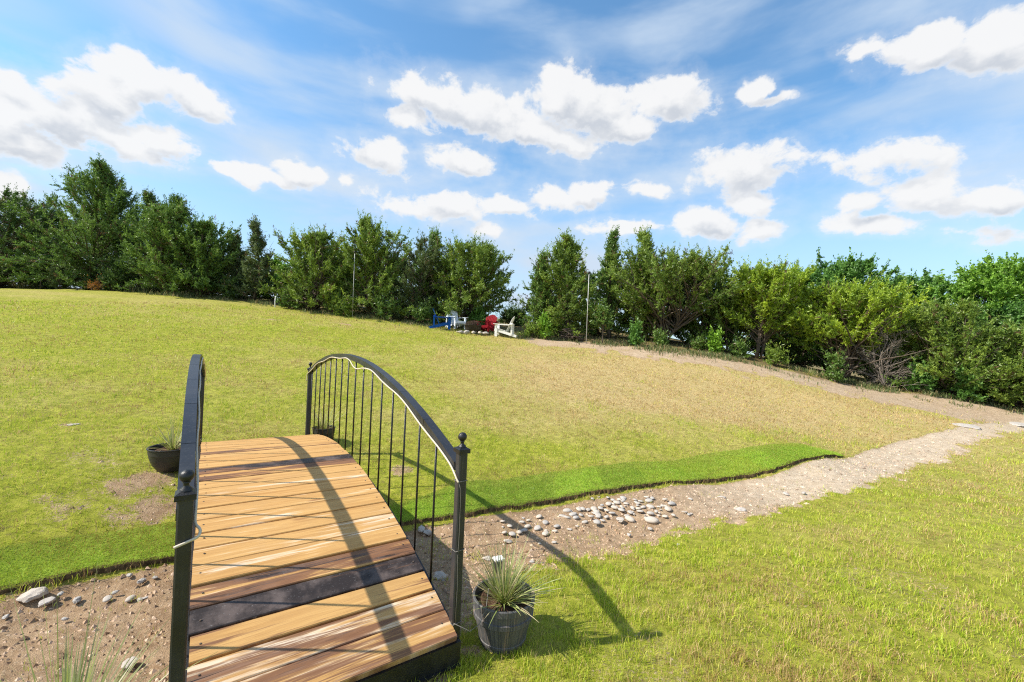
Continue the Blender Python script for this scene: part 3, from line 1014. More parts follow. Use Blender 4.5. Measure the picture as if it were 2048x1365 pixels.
    for side, vc in ((1, W + 0.03), (-1, -0.03)):
        hb = 0.992 if side > 0 else 0.940
        for up_ in (0.06, L - 0.06):
            p = MB()
            hw = 0.0245
            zt = hb - 0.062
            gr = -0.215 if up_ < 1 else -0.20
            for z0, z1, q in ((gr - 0.06, zt - 0.022, hw),):
                cc = 0.006
                ring = [(-q + cc, -q), (q - cc, -q), (q, -q + cc), (q, q - cc), (q - cc, q), (-q + cc, q), (-q, q - cc), (-q, -q + cc)]
                Vp = np.array([(vc + a, up_ + b, z) for z in (z0, z1) for a, b in ring])
                Fp = np.array([[i, (i + 1) % 8, 8 + (i + 1) % 8, 8 + i] for i in range(8)])
                p.add(fn(Vp), [Fp])
            post = p.build('post', M_RAIL, root)
            c = MB()
            c.box((vc - 0.033, up_ - 0.033, zt - 0.020), (vc + 0.033, up_ + 0.033, zt), fn)
            q = [(vc - 0.033, up_ - 0.033), (vc + 0.033, up_ - 0.033), (vc + 0.033, up_ + 0.033), (vc - 0.033, up_ + 0.033)]
            c.hexa(fn(np.array([(a, b, zt + 0.0005) for a, b in q] + [(vc + (a - vc) * .4, up_ + (b - up_) * .4, zt + 0.012) for a, b in q])))
            c.build('post_cap', M_BLACK, post)
            f = MB()
            ctr = fn(np.array([vc, up_, 0.0]))
            th = np.linspace(-PI / 2 + 0.42, PI / 2, 18)
            prof = [(0.021, zt + 0.009), (0.019, zt + 0.016), (0.010, zt + 0.023), (0.009, zt + 0.034), (0.014, zt + 0.039)] + [(0.0235 * math.cos(a), hb + 0.0235 * math.sin(a)) for a in th]
            f.lathe(prof, 28, tuple(ctr))
            f.build('ball_finial', M_BLACK, post, True)
        # handrail of straight lengths
        r = MB()
        us = np.linspace(0.092, L - 0.092, 11)
        for a, b in zip(us[:-1], us[1:]):
            for e in (0,):
                n0 = 3
                uu = np.linspace(a + 0.002, b - 0.002, n0 + 1)
                for u0, u1 in zip(uu[:-1], uu[1:]):
                    c = []
                    for dz in (-0.044, 0.0):
                        for u, s in ((u0, -1), (u0, 1), (u1, 1), (u1, -1)):
                            c.append((vc + bow(u, side) + s * 0.027, u, rz(u, side) + dz))
                    r.hexa(fn(np.array(c)))
        # solid core bridging the seams
        uu = np.linspace(0.088, L - 0.088, 40)
        for u0, u1 in zip(uu[:-1], uu[1:]):
            c = []
            for dz in (-0.041, -0.003):
                for u, s in ((u0, -1), (u0, 1), (u1, 1), (u1, -1)):
                    c.append((vc + bow(u, side) + s * 0.0245, u, rz(u, side) + dz))
            r.hexa(fn(np.array(c)))
        r.build('handrail', M_RAIL, root)
        # balusters
        for i in range(16):
            u = 0.36 + i * 0.2478
            b = MB()
            su = np.interp(u, arc(np.linspace(0, tot, 60))[0], np.linspace(0, tot, 60))
            zd = float(arc(su)[1])
            vb = vc - side * 0.004 if side > 0 else vc + 0.004
            b.tube(fn(np.array([[vb, u, zd - 0.10], [vb + bow(u, side) / 2, u, (zd + rz(u, side)) / 2], [vb + bow(u, side), u, rz(u, side) - 0.042]])), 0.0068, 8)
            b.build('baluster', M_BLACK, root, True)
        # cream light strip under the inner edge of the handrail
        ins = vc - side * 0.032
        uu = np.linspace(L - 0.05, 0.10, 130)
        zz = rz(uu, side) - 0.041
        if side > 0:
            zz = zz - 0.055 * np.exp(-((uu - 2.02) / 0.17) ** 2) - 0.012 * np.exp(-((uu - 1.75) / 0.1) ** 2) + 0.008 * np.sin(uu * 9)
            iv = np.full(len(uu), ins)
        else:
            zz = zz + 0.012 * np.sin(uu * 13) + 0.010 * np.sin(uu * 7 + 1)
            iv = ins + bow(uu, side) + 0.006 * np.abs(np.sin(uu * 5.5)) ** 2
        pts = np.stack([iv, uu, zz], 1)
        if side > 0:
            ext = np.array([[ins - 0.002, 0.070, rz(0.1, 1) - 0.055], [ins - 0.002, 0.045, rz(0.1, 1) - 0.075], [vc - 0.029, 0.029, rz(0.1, 1) - 0.092]])
            pre = np.array([[ins, L - 0.03, rz(L - .1, 1) - 0.15], [ins, L - 0.03, rz(L - .1, 1) - 0.08]])
        else:
            ext = np.array([[ins, 0.075, rz(0.1, -1) - 0.055], [ins + 0.016, 0.05, rz(0.1, -1) - 0.075], [ins + 0.010, 0.029, rz(0.1, -1) - 0.092], [vc + 0.01, 0.029, rz(0.1, -1) - 0.105], [vc - 0.027, 0.0295, rz(0.1, -1) - 0.118]])
            pre = np.array([[ins, L - 0.03, rz(L - .1, -1) - 0.1]])
        s = MB()
        s.tube(fn(catmull(np.concatenate([pre, pts[::4], ext]))), 0.0052, 6)
        s.build('light_strip', M_LED, root, True)
    # wire clipped down the near right post
    w = MB()
    vc, u_ = W + 0.03, 0.06
    w.tube(fn(np.array([[vc - 0.029, 0.028, 0.765], [vc - 0.012, 0.0328, 0.72], [vc - 0.010, 0.0328, 0.5], [vc - 0.014, 0.0328, 0.35], [vc - 0.008, 0.0328, 0.2], [vc - 0.012, 0.0328, 0.02]])), 0.0022, 5)
    for z in (0.762, 0.40, 0.02):
        q = 0.026
        w.tube(fn(np.array([[vc - q, u_ - q, z], [vc + q, u_ - q, z + .004], [vc + q, u_ + q, z], [vc - q, u_ + q, z - .003], [vc - q, u_ - q, z]])), 0.0024, 5)
    w.tube(fn(np.array([[vc - 0.02, 0.033, 0.03], [vc + 0.06, 0.0, -0.02], [vc + 0.12, 0.0, 0.0], [vc + 0.17, 0.02, 0.06], [vc + 0.20, 0.05, 0.14]])), 0.0022, 5)
    w.build('wire', M_WIRE, root, True)


# ------------------------------------------------------------------ pots and plants
def pot_mat():
    m, t, out = nt('wood_look_pot')
    n = N(t)
    co = n('TexCoord').outputs['Object']
    s = n('SeparateXYZ', {'Vector': co})
    ang = n.math('ARCTAN2', s.outputs[0], s.outputs[1])
    v = n('CombineXYZ', {'X': n.math('MULTIPLY', ang, 3.0), 'Y': n.math('MULTIPLY', s.outputs[2], 3.5), 'Z': 0.0}).outputs[0]
    g = n.noise(n('Mapping', {'Vector': v, 'Scale': (9, 1, 1)}).outputs[0], 1.0, 6, 0.65, 0.6)
    c = n.mix(n.ramp(g, 0.35, 0.7), (0.055, 0.055, 0.060), (0.145, 0.138, 0.13))
    b1 = n.ramp(n.noise(n('Mapping', {'Vector': v, 'Scale': (1.6, 0.8, 1)}).outputs[0], 1.0, 4), 0.52, 0.66)
    c = n.mix(n.math('MULTIPLY', n.math('MULTIPLY', b1, n.ramp(g, 0.4, 0.6)), 0.75), c, (0.30, 0.20, 0.13))
    dust = n.ramp(n.noise(co, 9, 5, 0.6), 0.5, 0.8)
    c = n.mix(n.math('MULTIPLY', dust, 0.35), c, (0.22, 0.20, 0.18))
    b = n('BsdfPrincipled', {'Base Color': c, 'Roughness': 0.55, 'Specular IOR Level': 0.4})
    bp = n('Bump', {'Height': g, 'Strength': 0.35, 'Distance': 0.004})
    t.links.new(bp.outputs[0], b.inputs['Normal'])
    t.links.new(b.outputs[0], out.inputs[0])
    return m


M_POT = pot_mat()
M_POTDARK = simple('dark_plastic', (0.030, 0.028, 0.027), 0.45, 0.45, 0.3, 8)
M_SOIL = simple('potting_soil', (0.085, 0.05, 0.032), 0.95, 0.1, 0.5, 40, 1.0, bscale=70)


def pot(x, y, R, H, label, style):
    z = float(tz([x], [y])[0]) - 0.008
    root = thing('plant_pot', label, 'plant pot', (x, y, z), random.uniform(0, 6), 'pots at the corners of the bridge')
    mb = MB()
    if style == 'barrel':
        b = R * 0.70
        prof = [(0, 0), (b * .97, 0), (b, 0.006), (b + R * .05, H * .14), (b + R * .075, H * .145), (b + R * .085, H * .19), (b + R * .07, H * .2), (R * .93, H * .60), (R * .975, H * .61), (R * .985, H * .70), (R * .95, H * .71), (R * .97, H * .86), (R * 1.01, H * .87), (R * 1.02, H * .985), (R * 1.0, H), (R * .945, H * .995), (R * .93, H * .90), (R * .90, H * .7)]
        mat = M_POT
    else:
        prof = [(0, 0), (R * .52, 0), (R * .60, H * .03), (R * .78, H * .25), (R * .90, H * .5), (R * .95, H * .70), (R * .965, H * .72), (R * .98, H * .93), (R * 1.02, H * .95), (R * 1.02, H * .99), (R * .99, H), (R * .94, H * .98), (R * .90, H * .7)]
        mat = M_POTDARK
    mb.lathe(prof, 72)
    mb.build('pot_body', mat, root, False)
    s = MB()
    rr = np.linspace(0, R * 0.925, 9)
    s.lathe([(r, H * 0.83 + 0.015 * math.sin(r * 60)) for r in rr[::-1]], 28)
    s.build('soil', M_SOIL, root, True)
    return (x, y, z + H * 0.84)


def spiky_plant(base, n, Lm, label, seed, spread=1.0, stalks=3, green=0.5):
    r = np.random.default_rng(seed)
    V, Q, C = [], [], []
    K = 7
    for i in range(n):
        az = r.uniform(0, 2 * PI)
        el = r.uniform(0.04, 1.0) ** 0.85 * spread * 1.25
        L = Lm * r.uniform(0.45, 1.1)
        if i < stalks:
            el, L = r.uniform(0.05, 0.45), Lm * r.uniform(1.2, 1.55)
        droop = r.uniform(0.0, 0.6) * (0.3 + el * 0.5) * (0.3 if i < stalks else 1)
        w0 = r.uniform(0.0022, 0.0042) * (0.7 if i < stalks else 1)
        p = np.array([math.cos(az), math.sin(az), 0]) * r.uniform(0, 0.045)
        side = np.array([-math.sin(az), math.cos(az), 0]) + r.normal(size=3) * 0.2
        c0 = np.array([0.20, 0.26, 0.035]) + r.random() * np.array([0.18, 0.14, 0.02])
        c1 = np.array([0.27, 0.33, 0.12]) + r.random() * np.array([0.26, 0.23, 0.16])
        if r.random() < 0.25:
            c0, c1 = np.array([0.38, 0.32, 0.12]), np.array([0.58, 0.50, 0.32])
        b0 = len(V)
        for k in range(K):
            t = k / (K - 1)
            a = el + droop * t * t
            if k:
                p = p + np.array([math.cos(az) * math.sin(a), math.sin(az) * math.sin(a), math.cos(a)]) * L / (K - 1)
            w = w0 * (1 - t) ** 0.6 * (0.7 + 0.5 * min(1, t * 4))
            V.append(p - side * w)
            V.append(p + side * w + np.array([0, 0, 0.0015]))
            c = c0 * (1 - t) + c1 * t
            C += [c, c]
            if k:
                q = b0 + 2 * k
                Q.append((q - 2, q - 1, q + 1, q))
    root = thing('spiky_grass_plant', label, 'plant', base, 0, 'spiky plants beside the bridge')
    mk('foliage', np.array(V), np.array(Q), M_LEAF, root, {'Col': np.array(C)})


P1, P2, P3, P4 = hit(1004, 1281), np.array([-3.62, 4.62]), np.array([-2.60, 6.02]), np.array([-1.50, 1.50])
POTS = [(P1[0], P1[1], 0.12), (P2[0], P2[1], 0.12), (P3[0], P3[1], 0.1), (P4[0], P4[1], 0.1)]


def pots():
    a = pot(P1[0], P1[1], 0.176, 0.275, 'grey wood look barrel pot on the grass beside the right bridge post', 'barrel')
    spiky_plant(a, 270, 0.32, 'pale spiky grass plant overflowing the grey barrel pot', 2, 1.0, 9)
    a = pot(P2[0], P2[1], 0.215, 0.25, 'low black bowl pot on bare soil left of the bridge', 'bowl')
    spiky_plant(a, 95, 0.34, 'yellow green spiky plant in the black bowl pot', 5, 1.0, 4)
    a = pot(P3[0], P3[1], 0.15, 0.23, 'small dark pot half hidden behind the far balusters', 'bowl')
    spiky_plant(a, 90, 0.42, 'wispy spiky plant behind the balusters at the far post', 8, 0.95, 6)
    a = pot(P4[0], P4[1], 0.17, 0.24, 'pot in the bottom left corner holding long pale leaves', 'barrel')
    spiky_plant(a, 220, 0.44, 'long pale spiky leaves rising from the bottom left corner', 13, 1.05, 10)
    # little lamp box behind the pot
    x, y = hit(996, 1143)
    z = float(tz([x], [y])[0])
    root = thing('garden_spotlight', 'small black lamp box with a white top behind the potted grass', 'lamp', (x, y, z), 0.5)
    mb = MB()
    mb.box((-0.035, -0.03, 0), (0.035, 0.03, 0.075))
    mb.box((-0.042, -0.036, 0.0755), (0.042, 0.036, 0.082))
    mb.build('housing', M_POTDARK, root)
    mb = MB()
    mb.box((-0.040, -0.034, 0.0825), (0.040, 0.034, 0.096))
    mb.build('lamp_top', simple('white_plastic', (0.78, 0.78, 0.76), 0.4, 0.5, 0.05), root)


# ------------------------------------------------------------------ chairs and fire pit
def paint(name, c):
    return simple(name, c, 0.75, 0.12, 0.12, 6, 0.15, bscale=40)


def chair(px, d, rz, mat, label):
    """slatted lawn chair; faces local +Y"""
    x, y = at(px, d)
    z = float(tz([x], [y])[0])
    root = thing('adirondack_chair', label, 'chair', (x, y, z), rz, 'lawn chairs round the fire pit')
    s = MB()
    for i in range(6):
        t = i / 5
        yy, zz = 0.30 - 0.46 * t, 0.36 - 0.13 * t
        s.bar((-0.26, yy, zz), (0.26, yy, zz), 0.085, 0.02, (0, 0.25, 1))
    s.bar((-0.26, 0.355, 0.315), (0.26, 0.355, 0.315), 0.02, 0.10)
    s.build('seat', mat, root)
    b = MB()
    for i in range(7):
        xx = (i - 3) * 0.083
        top = 0.80 - 0.014 * (i - 3) ** 2
        f = 1 + 0.10 * 1
        b.bar((xx * 0.92, -0.14, 0.21), (xx * f, -0.14 - top * 0.42, 0.21 + top * 0.90), 0.074, 0.02, (0, 1, 0.45))
    b.bar((-0.27, -0.20, 0.30), (0.27, -0.20, 0.30), 0.03, 0.06)
    b.bar((-0.29, -0.345, 0.60), (0.29, -0.345, 0.60), 0.03, 0.06)
    b.build('backrest', mat, root)
    for sx in (-1, 1):
        l = MB()
        l.bar((sx * 0.29, 0.30, 0.0), (sx * 0.29, 0.30, 0.545), 0.028, 0.11, (0, 1, 0))
        l.bar((sx * 0.32, 0.30, 0.42), (sx * 0.32, 0.30, 0.545), 0.03, 0.07, (0, 1, 0))
        l.build('front_leg', mat, root)
        l = MB()
        l.bar((sx * 0.265, 0.37, 0.31), (sx * 0.265, -0.62, 0.035), 0.025, 0.11)
        l.build('rear_leg', mat, root)
        l = MB()
        l.bar((sx * 0.29, -0.40, 0.10), (sx * 0.29, -0.40, 0.62), 0.028, 0.075, (0, 1, 0))
        l.build('back_post', mat, root)
        l = MB()
        l.bar((sx * 0.325, 0.42, 0.558), (sx * 0.325, -0.42, 0.545), 0.125, 0.022)
        l.build('armrest', mat, root)


def fire_area():
    chair(884, 19.6, rad(-80), paint('blue_paint', (0.012, 0.085, 0.36)), 'blue slatted lawn chair seen from the side left of the fire pit')
    chair(911, 20.3, rad(-138), paint('cool_white_paint', (0.72, 0.78, 0.86)), 'white lawn chair between the blue chair and the fire pit')
    chair(972, 19.9, rad(150), paint('red_paint', (0.21, 0.007, 0.013)), 'red slatted lawn chair behind the fire pit')
    chair(1006, 19.2, rad(82), paint('white_paint', (0.82, 0.80, 0.76)), 'white lawn chair in profile on the right end of the circle')
    x, y = at(945, 19.3)
    z = float(tz([x], [y])[0])
    root = thing('fire_pit', 'round metal fire bowl with domed spark screen in a ring of stones', 'fire pit', (x, y, z))
    m = simple('sooty_metal', (0.045, 0.036, 0.03), 0.7, 0.3, 0.4, 12)
    b = MB()
    b.lathe([(0.0, 0.10), (0.26, 0.12), (0.36, 0.22), (0.38, 0.36), (0.42, 0.365), (0.42, 0.385), (0.37, 0.38), (0.34, 0.25), (0.24, 0.15), (0, 0.13)], 32)
    b.build('bowl', m, root, True)
    for i in range(4):
        l = MB()
        a = i * PI / 2 + 0.5
        l.bar((0.31 * math.cos(a), 0.31 * math.sin(a), -0.02), (0.31 * math.cos(a), 0.31 * math.sin(a), 0.30), 0.03, 0.03, (1, 0, 0))
        l.build('leg', m, root)
    s = MB()
    for k in range(12):
        a = k * PI / 12
        th = np.linspace(0, PI, 15)
        s.tube(np.stack([0.37 * np.cos(th) * math.cos(a), 0.37 * np.cos(th) * math.sin(a), 0.387 + 0.20 * np.sin(th)], 1), 0.006, 4)
    for e in (0.25, 0.5, 0.8, 1.1):
        a = np.linspace(0, 2 * PI, 33)
        s.tube(np.stack([0.37 * math.cos(e) * np.cos(a), 0.37 * math.cos(e) * np.sin(a), 0 * a + 0.387 + 0.20 * math.sin(e)], 1), 0.006, 4)
    s.build('spark_screen', simple('rusty_mesh', (0.075, 0.045, 0.032), 0.8, 0.2, 0.4, 12), root)
    for k in range(13):
        a = k / 13 * 2 * PI
        o = D.objects.new('ring_stone', ROUGH[k % 6])
        COL.objects.link(o)
        o.parent = root
        q = random.uniform(0.13, 0.17)
        o.scale = (q, q, q * 1.2)
        o.location = (0.62 * math.cos(a), 0.62 * math.sin(a), 0.04)
        o.rotation_euler = (0, 0, a + random.uniform(-.5, .5))


# ------------------------------------------------------------------ trees
def unit(v):
    return v / (np.linalg.norm(v, axis=-1, keepdims=True) + 1e-9)


def leaf_quads(r, P, Dr, L, Wd, col, flat=0.0):
    n = len(P)
    side = unit(np.cross(Dr, r.normal(size=(n, 3))))
    a = P - Dr * (L * 0.5)[:, None]
    b = P + Dr * (L * 0.6)[:, None]
    m = P - Dr * (L * 0.05)[:, None]
    V = np.stack([a, m - side * (Wd / 2)[:, None], b, m + side * (Wd / 2)[:, None]], 1).reshape(-1, 3)
    F = np.arange(4 * n).reshape(n, 4)
    C = np.repeat(col, 4, 0)
    return V, F, C


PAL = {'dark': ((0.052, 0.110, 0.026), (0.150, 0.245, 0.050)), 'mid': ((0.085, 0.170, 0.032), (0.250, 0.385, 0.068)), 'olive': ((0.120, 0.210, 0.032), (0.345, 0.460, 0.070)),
       'lime': ((0.180, 0.295, 0.026), (0.470, 0.610, 0.052)), 'grey': ((0.090, 0.140, 0.050), (0.215, 0.275, 0.100)), 'oak': ((0.090, 0.215, 0.036), (0.230, 0.430, 0.085)),
       'oakb': ((0.150, 0.310, 0.034), (0.340, 0.560, 0.075)), 'dead': ((0.13, 0.115, 0.095), (0.22, 0.195, 0.165)), 'fire': ((0.42, 0.13, 0.03), (0.55, 0.33, 0.06)), 'fresh': ((0.15, 0.31, 0.025), (0.32, 0.54, 0.06))}


def radius(kind, t):
    if kind == 'feather':
        return np.clip(1 - t ** 2.2, 0, 1) ** 0.72 * np.minimum(1, 0.66 + t * 1.2)
    if kind == 'spire':
        return np.clip(1 - t ** 1.35, 0, 1) ** 0.80 * np.minimum(1, 0.6 + t * 2)
    if kind == 'umbrella':
        return np.sqrt(np.clip(1 - ((t - 0.52) / 0.50) ** 2, 0.0, 1))
    return np.clip(1 - (np.abs(t - 0.42) / 0.60) ** 2.4, 0.02, 1) ** 0.5          # round


def tree(name, label, x, y, H, R, kind, pal, seed, nb=90, leaf=0.10, nl=10, low=0.06, stems=2, group=None, cat='tree', dens=1.0, lobes=0.0, bare=0.0, tips=1.0):
    r = np.random.default_rng(seed)
    z = float(tz([x], [y])[0]) - 0.03
    root = thing(name, label, cat, (x, y, z), 0, group)
    wood = MB()
    # stems
    st = []
    for s in range(stems):
        a = r.uniform(0, 2 * PI)
        off = R * (0.0 if stems == 1 else r.uniform(0.12, 0.42)) * (1.2 if kind in ('round', 'umbrella') else 0.6)
        top = H * (0.97 if s == 0 else r.uniform(0.72, 0.95))
        tt = np.linspace(0, 1, 9)
        w = r.normal(size=(2,)) * 0.05 * H
        px = np.cos(a) * (0.05 * R + off * tt ** 0.8) + w[0] * np.sin(tt * 3)
        py = np.sin(a) * (0.05 * R + off * tt ** 0.8) + w[1] * np.sin(tt * 3)
        st.append(np.stack([px, py, tt * top], 1))
        r0 = 0.018 * H * (1.0 if stems == 1 else 0.75)
        wood.tube(st[-1], r0 * (1 - tt * 0.93) + 0.006, 7)
    LV, LF, LC = [], [], []
    TP, TD, TLn, TB, TC = [], [], [], [], []
    up = np.array([0, 0, 1.0])
    c0, c1 = np.array(PAL[pal][0]), np.array(PAL[pal][1])
    # uneven outline: directional lobes
    la = r.uniform(0, 2 * PI, 5)
    lt = r.uniform(0.2, 0.9, 5)
    lm = r.uniform(-0.32, 0.30, 5)
    for b in range(nb):
        t0 = low + (1 - low) * ((b + r.random()) / nb) ** 0.85
        S = st[r.integers(len(st))] if b % 3 else st[0]
        az = r.uniform(0, 2 * PI)
        env = R * radius(kind, min(1, t0 + 0.10)) * (1 + sum(lm[i] * math.exp(-((t0 - lt[i]) / 0.18) ** 2) * max(0, math.cos(az - la[i])) for i in range(5)))
        ln = max(0.10 * R + 0.10, env) * r.uniform(0.70, 1.10)
        if kind in ('feather', 'spire'):
            el = r.uniform(0.15, 0.75) + 0.40 * t0 - 0.15 * (t0 < 0.2)
        elif kind == 'umbrella':
            el = r.uniform(0.15, 0.75) + 0.35 * t0
        else:
            el = r.uniform(0.0, 0.75) + 0.45 * t0
        ln = ln / max(0.55, math.cos(el))
        h0 = max(0.02, t0 * H - ln * math.sin(el) * 0.6)
        ln = min(ln, max(0.25, (H * 0.97 - h0) / max(0.2, math.sin(el))))
        p0 = np.array([np.interp(h0, S[:, 2], S[:, 0]), np.interp(h0, S[:, 2], S[:, 1]), min(h0, S[-1, 2])])
        K = 7
        pts = [p0]
        d = np.array([math.cos(az) * math.cos(el), math.sin(az) * math.cos(el), math.sin(el)])
        dirs = []
        for k in range(K - 1):
            d = unit(d + r.normal(size=3) * 0.13 + up * 0.05 - up * (0.14 if t0 < 0.35 and kind != 'spire' else 0) * 0.6)
            dirs.append(d)
            q = pts[-1] + d * ln / (K - 1)
            if q[2] < 0.08:
                q[2] = 0.08
            pts.append(q)
        pts = np.array(pts)
        dirs = np.array(dirs + [dirs[-1]])
        br = (0.010 + 0.010 * ln) * 0.9
        wood.tube(pts, np.linspace(br, 0.004, K), 5, False)
        if r.random() < bare:
            for q in range(5):                         # bare dead limb: grey twigs only
                j = r.integers(2, K)
                e = pts[j] + unit(dirs[j] + r.normal(size=3) * 0.6) * r.uniform(0.2, 0.5)
                wood.tube(np.array([pts[j], (pts[j] + e) / 2 + r.normal(size=3) * 0.03, e]), np.array([0.007, 0.006, 0.003]), 4, False)
            continue
        m = max(4, int((9 + ln * 9.5) * dens))
        s = 1 - (0.84 if kind in ('feather', 'spire') else 0.66) * r.random(m) ** 1.35
        f = s * (K - 1)
        i = np.minimum(f.astype(int), K - 2)
        q = pts[i] + (pts[i + 1] - pts[i]) * (f - i)[:, None]
        td = unit(dirs[i] * 0.55 + r.normal(size=(m, 3)) * 0.62 + up * 0.30)
        tl = r.uniform(0.22, 0.50, m) * (1.15 - 0.5 * s) * (0.6 + 0.14 * R)
        # a leading tip that pokes out
        tips_n = 1 if r.random() < tips else 0
        if tips_n:
            q = np.concatenate([q, pts[-1:]])
            td = np.concatenate([td, unit(dirs[-1:] * 0.7 + up * 0.55)])
            tl = np.append(tl, r.uniform(0.30, 0.62))
            s = np.append(s, 1.0)
        TP.append(q)
        TD.append(td)
        TLn.append(tl)
        hue = np.clip(r.normal(0.42, 0.18) + r.normal(size=len(q)) * 0.16, 0, 1)
        TC.append(hue)
    TP, TD, TLn, TC = np.concatenate(TP), np.concatenate(TD), np.concatenate(TLn), np.concatenate(TC)
    nt_ = len(TP)
    u = r.random((nt_, nl))
    P = TP[:, None, :] + TD[:, None, :] * (TLn[:, None] * u)[..., None] + r.normal(size=(nt_, nl, 3)) * (0.022 + 0.055 * (1 - u))[..., None] * (TLn[:, None, None] * 1.7)
    Dr = unit(TD[:, None, :] * 0.9 + r.normal(size=(nt_, nl, 3)) * 0.55)
    tl = np.repeat(TC[:, None], nl, 1) + r.normal(size=(nt_, nl)) * 0.10
    tl = np.clip(tl, 0, 1.1)[..., None]
    col = c0 * (1 - tl) + c1 * tl
    if pal in ('mid', 'olive', 'grey', 'lime', 'dark'):        # browned sprays here and there
        bm_ = (r.random(nt_) < 0.045)[:, None] & np.ones((nt_, nl), bool)
        col[bm_] = np.array([0.17, 0.115, 0.05])
    P, Dr, col = P.reshape(-1, 3), Dr.reshape(-1, 3), col.reshape(-1, 3)
    keep = P[:, 2] > 0.05
    P, Dr, col = P[keep], Dr[keep], col[keep]
    n = len(P)
    V, F, C = leaf_quads(r, P, Dr, leaf * r.uniform(0.8, 1.6, n), leaf * r.uniform(0.24, 0.46, n) * (1.9 if pal.startswith('oak') or pal == 'fresh' else 1), np.clip(col, 0.005, 0.6))
    wood.build('trunk', M_DEADWOOD if pal == 'dead' else M_BARK, root, True)
    mk('crown', V, F, M_LEAF, root, {'Col': C})
    return n


def at(px, d):
    """ground point seen at picture column px (on the level of the eye) and distance d"""
    h = 682.5 + PITCH * FPX + (px - 1024) * math.tan(ROLL)
    q = ray(px, h)
    return q[0] / q[1] * d, d


def height(px, top, d):
    q = ray(px, top)
    x, y = q[0] / q[1] * d, d
    return q[2] / q[1] * d + ZC - float(tz([x], [y])[0])


